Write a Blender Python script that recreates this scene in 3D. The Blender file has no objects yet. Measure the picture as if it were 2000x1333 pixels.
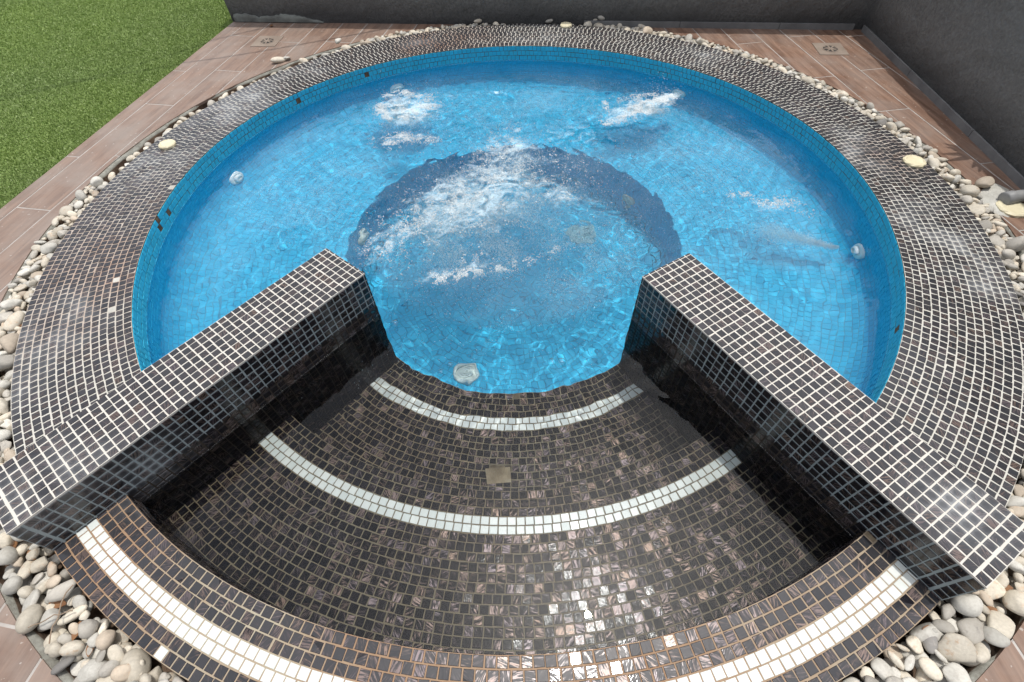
import bpy, math, random
import numpy as np
from mathutils import Matrix, Vector

# ------------------------------------------------------------------ units: 1 unit = one mosaic pitch (25 mm)
S = 0.025
rng = np.random.default_rng(11)
random.seed(5)
scene = bpy.context.scene
col = scene.collection

# ------------------------------------------------------------------ camera, sky, sun, exposure
CAM = np.array([-0.8744, -68.199, 43.71])
FWD = np.array([0.0, 0.609012, -0.793161])
RGT = np.array([0.99906, -0.034389, -0.026405])
UPV = np.array([0.043356, 0.792415, 0.608439])
FPX = 949.35
cd = bpy.data.cameras.new('camera'); cam = bpy.data.objects.new('camera', cd); col.objects.link(cam)
cd.sensor_width = 36; cd.lens = FPX / 2000 * 36; cd.clip_start = 0.02; cd.clip_end = 500
cam.matrix_world = Matrix(((RGT[0], UPV[0], -FWD[0], CAM[0]*S), (RGT[1], UPV[1], -FWD[1], CAM[1]*S),
                           (RGT[2], UPV[2], -FWD[2], CAM[2]*S), (0, 0, 0, 1)))
scene.camera = cam

SUN = np.array([0.112, 0.134, 0.985]); SUN /= np.linalg.norm(SUN)
world = bpy.data.worlds.new('World'); scene.world = world; world.use_nodes = True
wn = world.node_tree.nodes; wl = world.node_tree.links
sky = wn.new('ShaderNodeTexSky'); sky.sky_type = 'NISHITA'; sky.sun_disc = False
sky.sun_elevation = math.asin(SUN[2]); sky.sun_rotation = math.atan2(SUN[0], SUN[1])
sky.air_density = 1.0; sky.dust_density = 3.5; sky.ozone_density = 1.0; sky.altitude = 0
bg = wn['Background']; bg.inputs['Strength'].default_value = 0.15
hz = wn.new('ShaderNodeHueSaturation'); hz.inputs['Saturation'].default_value = 0.42   # milky, hazy sky
wl.new(sky.outputs[0], hz.inputs['Color']); wl.new(hz.outputs[0], bg.inputs['Color'])
sd = bpy.data.lights.new('sun', 'SUN'); sun = bpy.data.objects.new('sun', sd); col.objects.link(sun)
sd.energy = 2.05; sd.angle = math.radians(0.53); sd.color = (1.0, 0.965, 0.91)
sun.rotation_euler = Vector((-SUN[0], -SUN[1], -SUN[2])).to_track_quat('-Z', 'Y').to_euler()
sd.cycles.is_caustics_light = True
scene.view_settings.view_transform = 'Standard'; scene.view_settings.look = 'None'
scene.view_settings.exposure = 0.32; scene.view_settings.gamma = 1.0
scene.view_settings.use_curve_mapping = False
scene.cycles.max_bounces = 10; scene.cycles.transmission_bounces = 6; scene.cycles.diffuse_bounces = 5
scene.cycles.glossy_bounces = 4; scene.cycles.transparent_max_bounces = 12
scene.cycles.sample_clamp_indirect = 8; scene.cycles.sample_clamp_direct = 0

# ------------------------------------------------------------------ levels (units)
Z_RIM_IN, Z_RIM_OUT, Z_SILL, Z_STEP1, Z_STEP2 = -4.7, -5.5, -5.55, -15.5, -25.0
Z_BENCH, Z_FLOOR, Z_WATER, Z_DECK, Z_BED = -20.5, -35.0, -8.0, -6.5, -9.4
R_OUT, R_SILL, R_E1, R_E2, R_FOOT, R_HOLE = 71.35, 64.2, 47.0, 29.5, 30.0, 76.4
def r_rim(t):
    return (57.562 - .017*np.cos(t) - .434*np.sin(t) + .093*np.cos(2*t) - .253*np.sin(2*t)
            + .189*np.cos(3*t) + .498*np.sin(3*t))
# the two dividing walls: front (entry side) edge origin, outward direction, normal away from the entry
DL = dict(o=np.array([-19.413, -22.635]), d=np.array([math.cos(3.9945), math.sin(3.9945)]))
DL['n'] = np.array([DL['d'][1], -DL['d'][0]]); DL['w'] = 7.85
DR = dict(o=np.array([15.747, -25.338]), d=np.array([math.cos(-1.0585), math.sin(-1.0585)]))
DR['n'] = np.array([-DR['d'][1], DR['d'][0]]); DR['w'] = 7.85
for D in (DL, DR):
    b = D['o'] @ D['d']; c = D['o'] @ D['o'] - 71.3**2
    D['len'] = -b + math.sqrt(b*b - c)
def entry_side(x, y):
    """> 0 where the point is on the entry side of both dividing walls"""
    a = -((x - DL['o'][0])*DL['n'][0] + (y - DL['o'][1])*DL['n'][1])
    b = -((x - DR['o'][0])*DR['n'][0] + (y - DR['o'][1])*DR['n'][1])
    return np.minimum(a, b)
def ang(x, y): return np.arctan2(y, x)
T_L = math.atan2(DL['o'][1], DL['o'][0]); T_R = math.atan2(DR['o'][1], DR['o'][0])
T_L = T_L if T_L < 0 else T_L - 2*math.pi      # left wall about -130 deg, right wall about -58 deg

# ------------------------------------------------------------------ node helpers
def new_mat(name):
    m = bpy.data.materials.new(name); m.use_nodes = True
    nt = m.node_tree
    return m, nt, nt.nodes, nt.links, nt.nodes['Principled BSDF']
def node(ns, kind, **kw):
    n = ns.new(kind)
    for k, v in kw.items():
        if k.startswith('i_'):
            n.inputs[int(k[2:]) if k[2:].isdigit() else k[2:].replace('_', ' ')].default_value = v
        else: setattr(n, k, v)
    return n
def ramp(ns, stops, interp='LINEAR'):
    r = ns.new('ShaderNodeValToRGB'); r.color_ramp.interpolation = interp
    e = r.color_ramp.elements
    while len(e) < len(stops): e.new(0.5)
    for k, (p, c) in enumerate(stops):
        e[k].position = p; e[k].color = (c, c, c, 1) if isinstance(c, (int, float)) else (*c, 1)
    return r
def mixc(ns, ls, f, a, b, mode='MIX'):
    m = ns.new('ShaderNodeMix'); m.data_type = 'RGBA'; m.blend_type = mode
    for inp, v in ((m.inputs[0], f), (m.inputs[6], a), (m.inputs[7], b)):
        if hasattr(v, 'is_output'): ls.new(v, inp)
        elif isinstance(v, (int, float)): inp.default_value = v
        else: inp.default_value = (*v, 1)
    return m.outputs[2]
def math_(ns, ls, op, a, b=None, c=None, clamp=False):
    m = ns.new('ShaderNodeMath'); m.operation = op; m.use_clamp = clamp
    for k, v in enumerate((a, b, c)):
        if v is None: continue
        if hasattr(v, 'is_output'): ls.new(v, m.inputs[k])
        else: m.inputs[k].default_value = v
    return m.outputs[0]
def noise(ns, ls, vec, scale, detail=3, rough=0.55, dist=0.0, dims='3D', w=None):
    n = ns.new('ShaderNodeTexNoise'); n.noise_dimensions = dims
    n.inputs['Scale'].default_value = scale; n.inputs['Detail'].default_value = detail
    n.inputs['Roughness'].default_value = rough; n.inputs['Distortion'].default_value = dist
    if vec is not None: ls.new(vec, n.inputs['Vector'])
    if w is not None: ls.new(w, n.inputs['W'])
    return n.outputs['Fac']
def bump(ns, ls, h, strength, dist, bsdf, normal=None):
    b = ns.new('ShaderNodeBump'); b.inputs['Strength'].default_value = strength; b.inputs['Distance'].default_value = dist
    ls.new(h, b.inputs['Height'])
    if normal is not None: ls.new(normal, b.inputs['Normal'])
    ls.new(b.outputs[0], bsdf.inputs['Normal'])
    return b
def rnd3(ns, ls):
    """three random numbers for each tile: stored colour attribute + the object's own random value"""
    at = ns.new('ShaderNodeAttribute'); at.attribute_name = 'rnd'
    oi = ns.new('ShaderNodeObjectInfo')
    sp = ns.new('ShaderNodeSeparateColor'); ls.new(at.outputs['Color'], sp.inputs[0])
    out = []
    for k, mul in enumerate((1.0, 7.31, 13.7)):
        v = math_(ns, ls, 'MULTIPLY_ADD', oi.outputs['Random'], mul, sp.outputs[k])
        out.append(math_(ns, ls, 'FRACT', v))
    return out
def geo_pos(ns): return ns.new('ShaderNodeNewGeometry').outputs['Position']
def near_blobs(ns, ls, pos, blobs):
    """sum of soft round masks at places in the world: (x, y, z, radius) in units"""
    tot = None
    for x, y, z, r in blobs:
        d = ns.new('ShaderNodeVectorMath'); d.operation = 'DISTANCE'; ls.new(pos, d.inputs[0])
        d.inputs[1].default_value = (x*S, y*S, z*S)
        v = math_(ns, ls, 'MULTIPLY_ADD', d.outputs['Value'], -1.0/(r*S), 1.0, clamp=True)
        tot = v if tot is None else math_(ns, ls, 'ADD', tot, v, clamp=True)
    return tot

FILM = [(-55, 42, -5, 11), (-45, 50, -5, 8), (-65, 13, -5, 9), (-62, -25, -5, 9), (-64, -35, -5, 8), (-58, 32, -5, 13), (-46, -50, 0, 7), (-40, -46, -4.5, 6), (38, -55, 0, 6),
        (62, -12, -5, 8), (64, -24, -5, 7), (58, 5, -5, 8), (45, 48, -5, 8), (10, 63, -5, 10), (-20, 62, -5, 6), (66, -20, -5, 8), (62, 12, -5, 6)]

def mat_black_tile():
    m, nt, ns, ls, b = new_mat('black_glass_tile')
    r1, r2, r3 = rnd3(ns, ls)
    uv = ns.new('ShaderNodeUVMap').outputs[0]
    rot = ns.new('ShaderNodeVectorRotate'); rot.rotation_type = 'Z_AXIS'; ls.new(uv, rot.inputs['Vector'])
    ls.new(math_(ns, ls, 'MULTIPLY', r1, 6.283), rot.inputs['Angle'])
    off = ns.new('ShaderNodeCombineXYZ')
    ls.new(math_(ns, ls, 'MULTIPLY', r2, 91.0), off.inputs[0]); ls.new(math_(ns, ls, 'MULTIPLY', r3, 57.0), off.inputs[1])
    ls.new(math_(ns, ls, 'MULTIPLY', r1, 37.0), off.inputs[2])
    mp = ns.new('ShaderNodeMapping'); ls.new(rot.outputs[0], mp.inputs['Vector']); mp.inputs['Scale'].default_value = (0.26, 1.9, 1)
    add = ns.new('ShaderNodeVectorMath'); add.operation = 'ADD'; ls.new(mp.outputs[0], add.inputs[0]); ls.new(off.outputs[0], add.inputs[1])
    n1 = noise(ns, ls, add.outputs[0], 1.7, 4, 0.62, 0.55)
    # how veined a tile is
    amt = ramp(ns, [(0.0, 0.08), (0.2, 0.30), (0.6, 0.52), (0.9, 0.72), (1.0, 0.95)]); ls.new(r3, amt.inputs[0])
    thr = math_(ns, ls, 'MULTIPLY_ADD', amt.outputs[0], -0.22, 0.625)
    v = math_(ns, ls, 'SUBTRACT', n1, thr)
    v = math_(ns, ls, 'MULTIPLY', v, 9.0, clamp=True)
    v = math_(ns, ls, 'MULTIPLY', v, math_(ns, ls, 'MULTIPLY_ADD', amt.outputs[0], 0.60, 0.22))
    pos = geo_pos(ns)
    sz = ns.new('ShaderNodeSeparateXYZ'); ls.new(pos, sz.inputs[0])
    dry = math_(ns, ls, 'GREATER_THAN', sz.outputs[2], Z_WATER*S)
    gn = ns.new('ShaderNodeNewGeometry'); sn = ns.new('ShaderNodeSeparateXYZ'); ls.new(gn.outputs['True Normal'], sn.inputs[0])
    sheen_top = math_(ns, ls, 'MULTIPLY', math_(ns, ls, 'GREATER_THAN', sz.outputs[2], -5.52*S), math_(ns, ls, 'GREATER_THAN', sn.outputs[2], 0.6))      # dry tops painted paler with sky sheen, sides kept dark as if shaded
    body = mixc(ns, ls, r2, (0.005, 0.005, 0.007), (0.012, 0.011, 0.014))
    body = mixc(ns, ls, sheen_top, body, mixc(ns, ls, r2, (0.028, 0.029, 0.033), (0.044, 0.043, 0.046)))
    vein = mixc(ns, ls, r2, (0.215, 0.150, 0.118), (0.155, 0.125, 0.135))
    c = mixc(ns, ls, v, body, vein)
    # lime film left by dried splashes, only above the water
    fm = near_blobs(ns, ls, pos, FILM)
    fn = noise(ns, ls, pos, 9.0, 4, 0.6)
    film = math_(ns, ls, 'MULTIPLY', fm, math_(ns, ls, 'MULTIPLY_ADD', fn, 3.2, -1.2, clamp=True))
    edge = ns.new('ShaderNodeVectorMath'); edge.operation = 'LENGTH'; ls.new(uv, edge.inputs[0])
    eg = math_(ns, ls, 'MULTIPLY', math_(ns, ls, 'MULTIPLY_ADD', edge.outputs['Value'], 1.1, -0.55, clamp=True), film)
    film = math_(ns, ls, 'MULTIPLY_ADD', film, 0.23, math_(ns, ls, 'MULTIPLY', eg, 0.5), clamp=True)
    c = mixc(ns, ls, film, c, (0.50, 0.52, 0.53))
    ls.new(c, b.inputs['Base Color'])
    ls.new(math_(ns, ls, 'MULTIPLY', v, 0.85), b.inputs['Metallic'])
    rg = math_(ns, ls, 'MULTIPLY_ADD', v, 0.45, 0.055)
    rg = math_(ns, ls, 'ADD', rg, math_(ns, ls, 'MULTIPLY', film, 0.8), clamp=True)
    ls.new(rg, b.inputs['Roughness'])
    # under water the glass hardly reflects (its index is close to the water's)
    ls.new(math_(ns, ls, 'MULTIPLY_ADD', dry, 0.37, 1.13), b.inputs['IOR'])
    h = noise(ns, ls, add.outputs[0], 2.0, 3, 0.5)
    bump(ns, ls, h, 0.22, 0.001, b)
    return m
def mat_white_tile():
    m, nt, ns, ls, b = new_mat('white_glass_tile')
    r1, r2, r3 = rnd3(ns, ls)
    c = mixc(ns, ls, r1, (0.60, 0.64, 0.61), (0.69, 0.71, 0.67))
    n = noise(ns, ls, geo_pos(ns), 60, 3)
    c = mixc(ns, ls, math_(ns, ls, 'MULTIPLY_ADD', n, 0.8, -0.35, clamp=True), c, (0.55, 0.55, 0.48))
    ls.new(c, b.inputs['Base Color']); b.inputs['Roughness'].default_value = 0.22
    return m
def mat_blue_tile():
    m, nt, ns, ls, b = new_mat('blue_glass_tile')
    r1, r2, r3 = rnd3(ns, ls)
    c = mixc(ns, ls, r1, (0.037, 0.455, 0.70), (0.053, 0.515, 0.76))
    c = mixc(ns, ls, math_(ns, ls, 'MULTIPLY', r2, 0.30), c, (0.03, 0.385, 0.60))
    # dried lime above the waterline turns the tiles greener and duller
    pos = geo_pos(ns); sz = ns.new('ShaderNodeSeparateXYZ'); ls.new(pos, sz.inputs[0])
    up = math_(ns, ls, 'GREATER_THAN', sz.outputs[2], -7.6*S)
    n = noise(ns, ls, pos, 12, 4)
    c = mixc(ns, ls, math_(ns, ls, 'MULTIPLY', up, math_(ns, ls, 'MULTIPLY_ADD', n, 0.9, -0.12, clamp=True)), c, (0.05, 0.32, 0.40))
    ls.new(c, b.inputs['Base Color']); b.inputs['Roughness'].default_value = 0.16; b.inputs['IOR'].default_value = 1.25
    return m
def mat_grout(name, kind):
    m, nt, ns, ls, b = new_mat(name)
    pos = geo_pos(ns); sz = ns.new('ShaderNodeSeparateXYZ'); ls.new(pos, sz.inputs[0])
    big = noise(ns, ls, pos, 1.7, 4, 0.6); fine = noise(ns, ls, pos, 45, 4, 0.6); med = noise(ns, ls, pos, 7, 4, 0.6)
    if kind == 'coping':
        c = mixc(ns, ls, fine, (0.44, 0.43, 0.385), (0.60, 0.58, 0.52))
        rust = near_blobs(ns, ls, pos, [(-60, -12, -5, 26), (-50, 36, -5, 0.1), (-12, 62, -5, 16), (-20, 60, -5, 10), (66, 6, -5, 9)])
        k = math_(ns, ls, 'MULTIPLY', rust, math_(ns, ls, 'MULTIPLY_ADD', med, 2.4, -0.5, clamp=True))
        c = mixc(ns, ls, k, c, (0.30, 0.17, 0.11))
    elif kind == 'divider':
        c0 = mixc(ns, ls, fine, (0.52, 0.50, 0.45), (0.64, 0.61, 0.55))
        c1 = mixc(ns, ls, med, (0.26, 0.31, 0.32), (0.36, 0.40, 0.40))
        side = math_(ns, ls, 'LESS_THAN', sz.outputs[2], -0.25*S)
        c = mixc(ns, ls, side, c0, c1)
        z = math_(ns, ls, 'MULTIPLY_ADD', sz.outputs[2], 1/S, 5.4)          # > 0 above the damp band
        z = math_(ns, ls, 'ADD', z, math_(ns, ls, 'MULTIPLY_ADD', med, 1.0, -0.5))
        wet = math_(ns, ls, 'MULTIPLY', z, -2.0, clamp=True)
        c = mixc(ns, ls, wet, c, (0.040, 0.028, 0.018))
    elif kind == 'entry':
        c = mixc(ns, ls, fine, (0.24, 0.145, 0.085), (0.34, 0.23, 0.145))
        c = mixc(ns, ls, math_(ns, ls, 'MULTIPLY_ADD', big, 4, -1.7, clamp=True), c, (0.36, 0.32, 0.24))
        c = mixc(ns, ls, math_(ns, ls, 'MULTIPLY_ADD', med, 4, -2.3, clamp=True), c, (0.24, 0.12, 0.05))
        c = mixc(ns, ls, math_(ns, ls, 'LESS_THAN', sz.outputs[2], -8*S), c, mixc(ns, ls, big, (0.15, 0.10, 0.055), (0.19, 0.175, 0.12)))
    else:
        up = math_(ns, ls, 'GREATER_THAN', sz.outputs[2], -7.8*S)
        c0 = mixc(ns, ls, fine, (0.042, 0.30, 0.465), (0.057, 0.35, 0.525))
        c1 = mixc(ns, ls, med, (0.035, 0.032, 0.03), (0.15, 0.10, 0.06))
        c = mixc(ns, ls, up, c0, c1)
    ls.new(c, b.inputs['Base Color']); b.inputs['Roughness'].default_value = 0.85
    bump(ns, ls, fine, 0.4, 0.002, b)
    return m
def mat_simple(name, cols, scale, rough=0.8, bscale=None, bstr=0.4, bdist=0.003, stretch=None, detail=5):
    m, nt, ns, ls, b = new_mat(name)
    vec = geo_pos(ns)
    if stretch:
        mp = ns.new('ShaderNodeMapping'); ls.new(vec, mp.inputs[0]); mp.inputs['Scale'].default_value = stretch; vec = mp.outputs[0]
    n = noise(ns, ls, vec, scale, detail, 0.62)
    r = ramp(ns, cols); ls.new(n, r.inputs[0]); ls.new(r.outputs[0], b.inputs['Base Color'])
    b.inputs['Roughness'].default_value = rough
    if bscale: bump(ns, ls, noise(ns, ls, geo_pos(ns), bscale, 5, 0.6), bstr, bdist, b)
    return m
def mat_plaster():
    m, nt, ns, ls, b = new_mat('rough_grey_plaster')
    pos = geo_pos(ns)
    big = noise(ns, ls, pos, 1.6, 5, 0.6); grain = noise(ns, ls, pos, 70, 6, 0.7); coarse = noise(ns, ls, pos, 26, 3, 0.6)
    c = mixc(ns, ls, math_(ns, ls, 'MULTIPLY_ADD', big, 2.4, -0.75, clamp=True), (0.100, 0.098, 0.095), (0.20, 0.196, 0.188))
    c = mixc(ns, ls, math_(ns, ls, 'MULTIPLY_ADD', grain, 3.4, -1.25, clamp=True), c, (0.22, 0.217, 0.205), 'MIX')
    # damp stain creeping up from the foot of the wall
    sz = ns.new('ShaderNodeSeparateXYZ'); ls.new(pos, sz.inputs[0])
    z = math_(ns, ls, 'MULTIPLY_ADD', sz.outputs[2], 1/S, 2.4)
    k = math_(ns, ls, 'MULTIPLY_ADD', z, -0.16, math_(ns, ls, 'MULTIPLY_ADD', big, 1.6, -0.25), clamp=True)
    c = mixc(ns, ls, math_(ns, ls, 'MULTIPLY', k, 0.75), c, (0.022, 0.022, 0.023))
    ls.new(c, b.inputs['Base Color']); b.inputs['Roughness'].default_value = 0.95
    h = math_(ns, ls, 'ADD', grain, coarse)
    bump(ns, ls, h, 1.0, 0.010, b)
    return m
def mat_plank():
    m, nt, ns, ls, b = new_mat('wood_look_plank')
    tc = ns.new('ShaderNodeTexCoord').outputs['Object']
    oi = ns.new('ShaderNodeObjectInfo')
    off = ns.new('ShaderNodeCombineXYZ'); ls.new(math_(ns, ls, 'MULTIPLY', oi.outputs['Random'], 40.0), off.inputs[2])
    add = ns.new('ShaderNodeVectorMath'); add.operation = 'ADD'; ls.new(tc, add.inputs[0]); ls.new(off.outputs[0], add.inputs[1])
    mp = ns.new('ShaderNodeMapping'); ls.new(add.outputs[0], mp.inputs[0]); mp.inputs['Scale'].default_value = (1.6, 16, 1)
    g = noise(ns, ls, mp.outputs[0], 2.2, 6, 0.65, 0.6)
    big = noise(ns, ls, add.outputs[0], 2.4, 4, 0.6); wpos = geo_pos(ns); ww = noise(ns, ls, wpos, 5.0, 5, 0.65)
    c = mixc(ns, ls, math_(ns, ls, 'MULTIPLY_ADD', g, 3.4, -1.2, clamp=True), (0.120, 0.060, 0.036), (0.265, 0.160, 0.108))
    # reddish at the right, dusty grey at the left and in front (worn by feet)
    sx = ns.new('ShaderNodeSeparateXYZ'); ls.new(wpos, sx.inputs[0])
    dust = math_(ns, ls, 'MULTIPLY_ADD', sx.outputs[0], -0.42, 0.0, clamp=True)
    dust = math_(ns, ls, 'ADD', dust, math_(ns, ls, 'MULTIPLY_ADD', sx.outputs[1], -0.45, -0.5, clamp=True), clamp=True)
    dust = math_(ns, ls, 'MULTIPLY', dust, 0.55)
    dust = math_(ns, ls, 'ADD', dust, math_(ns, ls, 'MULTIPLY_ADD', ww, 2.0, -0.85, clamp=True), clamp=True)
    c = mixc(ns, ls, math_(ns, ls, 'MULTIPLY', dust, 0.8), c, (0.275, 0.232, 0.200))
    sp = math_(ns, ls, 'GREATER_THAN', noise(ns, ls, wpos, 55, 3, 0.5), 0.69)
    c = mixc(ns, ls, math_(ns, ls, 'MULTIPLY', sp, 0.5), c, (0.5, 0.47, 0.43))
    ls.new(c, b.inputs['Base Color']); b.inputs['Roughness'].default_value = 0.6
    bump(ns, ls, g, 0.3, 0.0015, b)
    return m
def mat_water():
    m, nt, ns, ls, b = new_mat('pool_water')
    ns.remove(b)
    g = ns.new('ShaderNodeBsdfGlass'); g.inputs['IOR'].default_value = 1.333; g.inputs['Roughness'].default_value = 0.0
    g.inputs['Color'].default_value = (0.97, 0.995, 1.0, 1)
    ls.new(g.outputs[0], ns['Material Output'].inputs['Surface'])
    return m
def mat_bubble():
    m, nt, ns, ls, b = new_mat('bubble_film')
    ns.remove(b)
    lw = ns.new('ShaderNodeFresnel'); lw.inputs['IOR'].default_value = 1.33
    t = ns.new('ShaderNodeBsdfTransparent'); g = ns.new('ShaderNodeBsdfGlossy'); g.inputs['Roughness'].default_value = 0.03
    mx = ns.new('ShaderNodeMixShader'); ls.new(math_(ns, ls, 'MULTIPLY_ADD', lw.outputs[0], 1.0, 0.04, clamp=True), mx.inputs[0])
    ls.new(t.outputs[0], mx.inputs[1]); ls.new(g.outputs[0], mx.inputs[2])
    ls.new(mx.outputs[0], ns['Material Output'].inputs['Surface'])
    return m
def mat_foam():
    m, nt, ns, ls, b = new_mat('foam')
    b.inputs['Base Color'].default_value = (0.78, 0.84, 0.86, 1); b.inputs['Roughness'].default_value = 0.10
    b.inputs['IOR'].default_value = 1.35; b.inputs['Alpha'].default_value = 0.62
    return m
def mat_churn():
    m, nt, ns, ls, b = new_mat('thin_foam')
    ns.remove(b); at = ns.new('ShaderNodeAttribute'); at.attribute_name = 'rnd'; sp = ns.new('ShaderNodeSeparateColor'); ls.new(at.outputs['Color'], sp.inputs[0])
    pos = geo_pos(ns); f = noise(ns, ls, pos, 130, 3, 0.6); g = noise(ns, ls, pos, 45, 4, 0.65, 0.5)
    k = math_(ns, ls, 'MULTIPLY_ADD', math_(ns, ls, 'ADD', f, g), 1.9, -1.0, clamp=True)
    a = math_(ns, ls, 'MULTIPLY', sp.outputs[0], k, clamp=True)
    d = ns.new('ShaderNodeBsdfDiffuse'); t = ns.new('ShaderNodeBsdfTranslucent'); mx = ns.new('ShaderNodeMixShader'); tr = ns.new('ShaderNodeBsdfTransparent'); m2 = ns.new('ShaderNodeMixShader')
    for q in (d, t): q.inputs['Color'].default_value = (0.72, 0.88, 0.95, 1)
    mx.inputs[0].default_value = 0.35; ls.new(d.outputs[0], mx.inputs[1]); ls.new(t.outputs[0], mx.inputs[2])
    ls.new(a, m2.inputs[0]); ls.new(tr.outputs[0], m2.inputs[1]); ls.new(mx.outputs[0], m2.inputs[2]); ls.new(m2.outputs[0], ns['Material Output'].inputs['Surface'])
    return m
def mat_air():
    m, nt, ns, ls, b = new_mat('fine_air_bubbles')
    ns.remove(b); d = ns.new('ShaderNodeBsdfDiffuse'); t = ns.new('ShaderNodeBsdfTranslucent'); mx = ns.new('ShaderNodeMixShader')
    for q in (d, t): q.inputs['Color'].default_value = (0.86, 0.95, 0.98, 1)
    mx.inputs[0].default_value = 0.5; ls.new(d.outputs[0], mx.inputs[1]); ls.new(t.outputs[0], mx.inputs[2])
    ls.new(mx.outputs[0], ns['Material Output'].inputs['Surface'])
    return m
def mat_pebble(name, c1, c2, c3):
    m, nt, ns, ls, b = new_mat(name)
    r1, r2, r3 = rnd3(ns, ls)
    tc = ns.new('ShaderNodeNewGeometry').outputs['Position']
    off = ns.new('ShaderNodeCombineXYZ'); ls.new(math_(ns, ls, 'MULTIPLY', r1, 30.0), off.inputs[0]); ls.new(math_(ns, ls, 'MULTIPLY', r2, 30.0), off.inputs[1])
    add = ns.new('ShaderNodeVectorMath'); add.operation = 'ADD'; ls.new(tc, add.inputs[0]); ls.new(off.outputs[0], add.inputs[1])
    n1 = noise(ns, ls, add.outputs[0], 14, 5, 0.6, 0.4); n2 = noise(ns, ls, add.outputs[0], 60, 5, 0.65); n3 = noise(ns, ls, add.outputs[0], 160, 3, 0.6)
    c = mixc(ns, ls, math_(ns, ls, 'MULTIPLY_ADD', n1, 2.2, -0.6, clamp=True), c1, c2)
    st = math_(ns, ls, 'MULTIPLY', math_(ns, ls, 'MULTIPLY_ADD', n2, 6.0, -3.3, clamp=True), math_(ns, ls, 'GREATER_THAN', r2, 0.35))
    c = mixc(ns, ls, math_(ns, ls, 'MULTIPLY', st, 0.7), c, c3)
    c = mixc(ns, ls, math_(ns, ls, 'MULTIPLY_ADD', n3, 0.9, -0.35, clamp=True), c, (0.26, 0.23, 0.19))
    br = math_(ns, ls, 'MULTIPLY_ADD', r3, 0.45, 0.72)
    c = mixc(ns, ls, 1.0, c, (1, 1, 1), 'MULTIPLY')
    hs = ns.new('ShaderNodeHueSaturation'); ls.new(c, hs.inputs['Color']); ls.new(br, hs.inputs['Value'])
    ls.new(hs.outputs[0], b.inputs['Base Color']); b.inputs['Roughness'].default_value = 0.7
    bump(ns, ls, math_(ns, ls, 'ADD', n2, math_(ns, ls, 'MULTIPLY', n1, 1.5)), 0.5, 0.003, b)
    return m
def mat_kerb():
    m, nt, ns, ls, b = new_mat('kerb_mortar')
    pos = geo_pos(ns); sz = ns.new('ShaderNodeSeparateXYZ'); ls.new(pos, sz.inputs[0])
    n = noise(ns, ls, pos, 9, 5, 0.65); f = noise(ns, ls, pos, 50, 5, 0.65)
    c = mixc(ns, ls, math_(ns, ls, 'MULTIPLY_ADD', n, 3.0, -1.1, clamp=True), (0.17, 0.165, 0.14), (0.38, 0.385, 0.34))
    k = math_(ns, ls, 'ADD', math_(ns, ls, 'MULTIPLY_ADD', sz.outputs[2], -3.2/S, -21.9), math_(ns, ls, 'MULTIPLY_ADD', n, 2.0, -1.0), clamp=True)
    c = mixc(ns, ls, k, c, (0.085, 0.062, 0.040))
    c = mixc(ns, ls, math_(ns, ls, 'MULTIPLY_ADD', f, 2.0, -0.9, clamp=True), c, (0.10, 0.09, 0.07))
    ls.new(c, b.inputs['Base Color']); b.inputs['Roughness'].default_value = 0.95; bump(ns, ls, f, 0.8, 0.006, b)
    return m
def mat_grass():
    m, nt, ns, ls, b = new_mat('artificial_grass')
    r1, r2, r3 = rnd3(ns, ls)
    c = mixc(ns, ls, r1, (0.215, 0.310, 0.062), (0.280, 0.375, 0.102))
    big = noise(ns, ls, geo_pos(ns), 1.1, 4, 0.6)
    c = mixc(ns, ls, math_(ns, ls, 'MULTIPLY_ADD', big, 1.6, -0.5, clamp=True), c, (0.205, 0.275, 0.105))
    ls.new(c, b.inputs['Base Color']); b.inputs['Roughness'].default_value = 0.5
    return m

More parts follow.
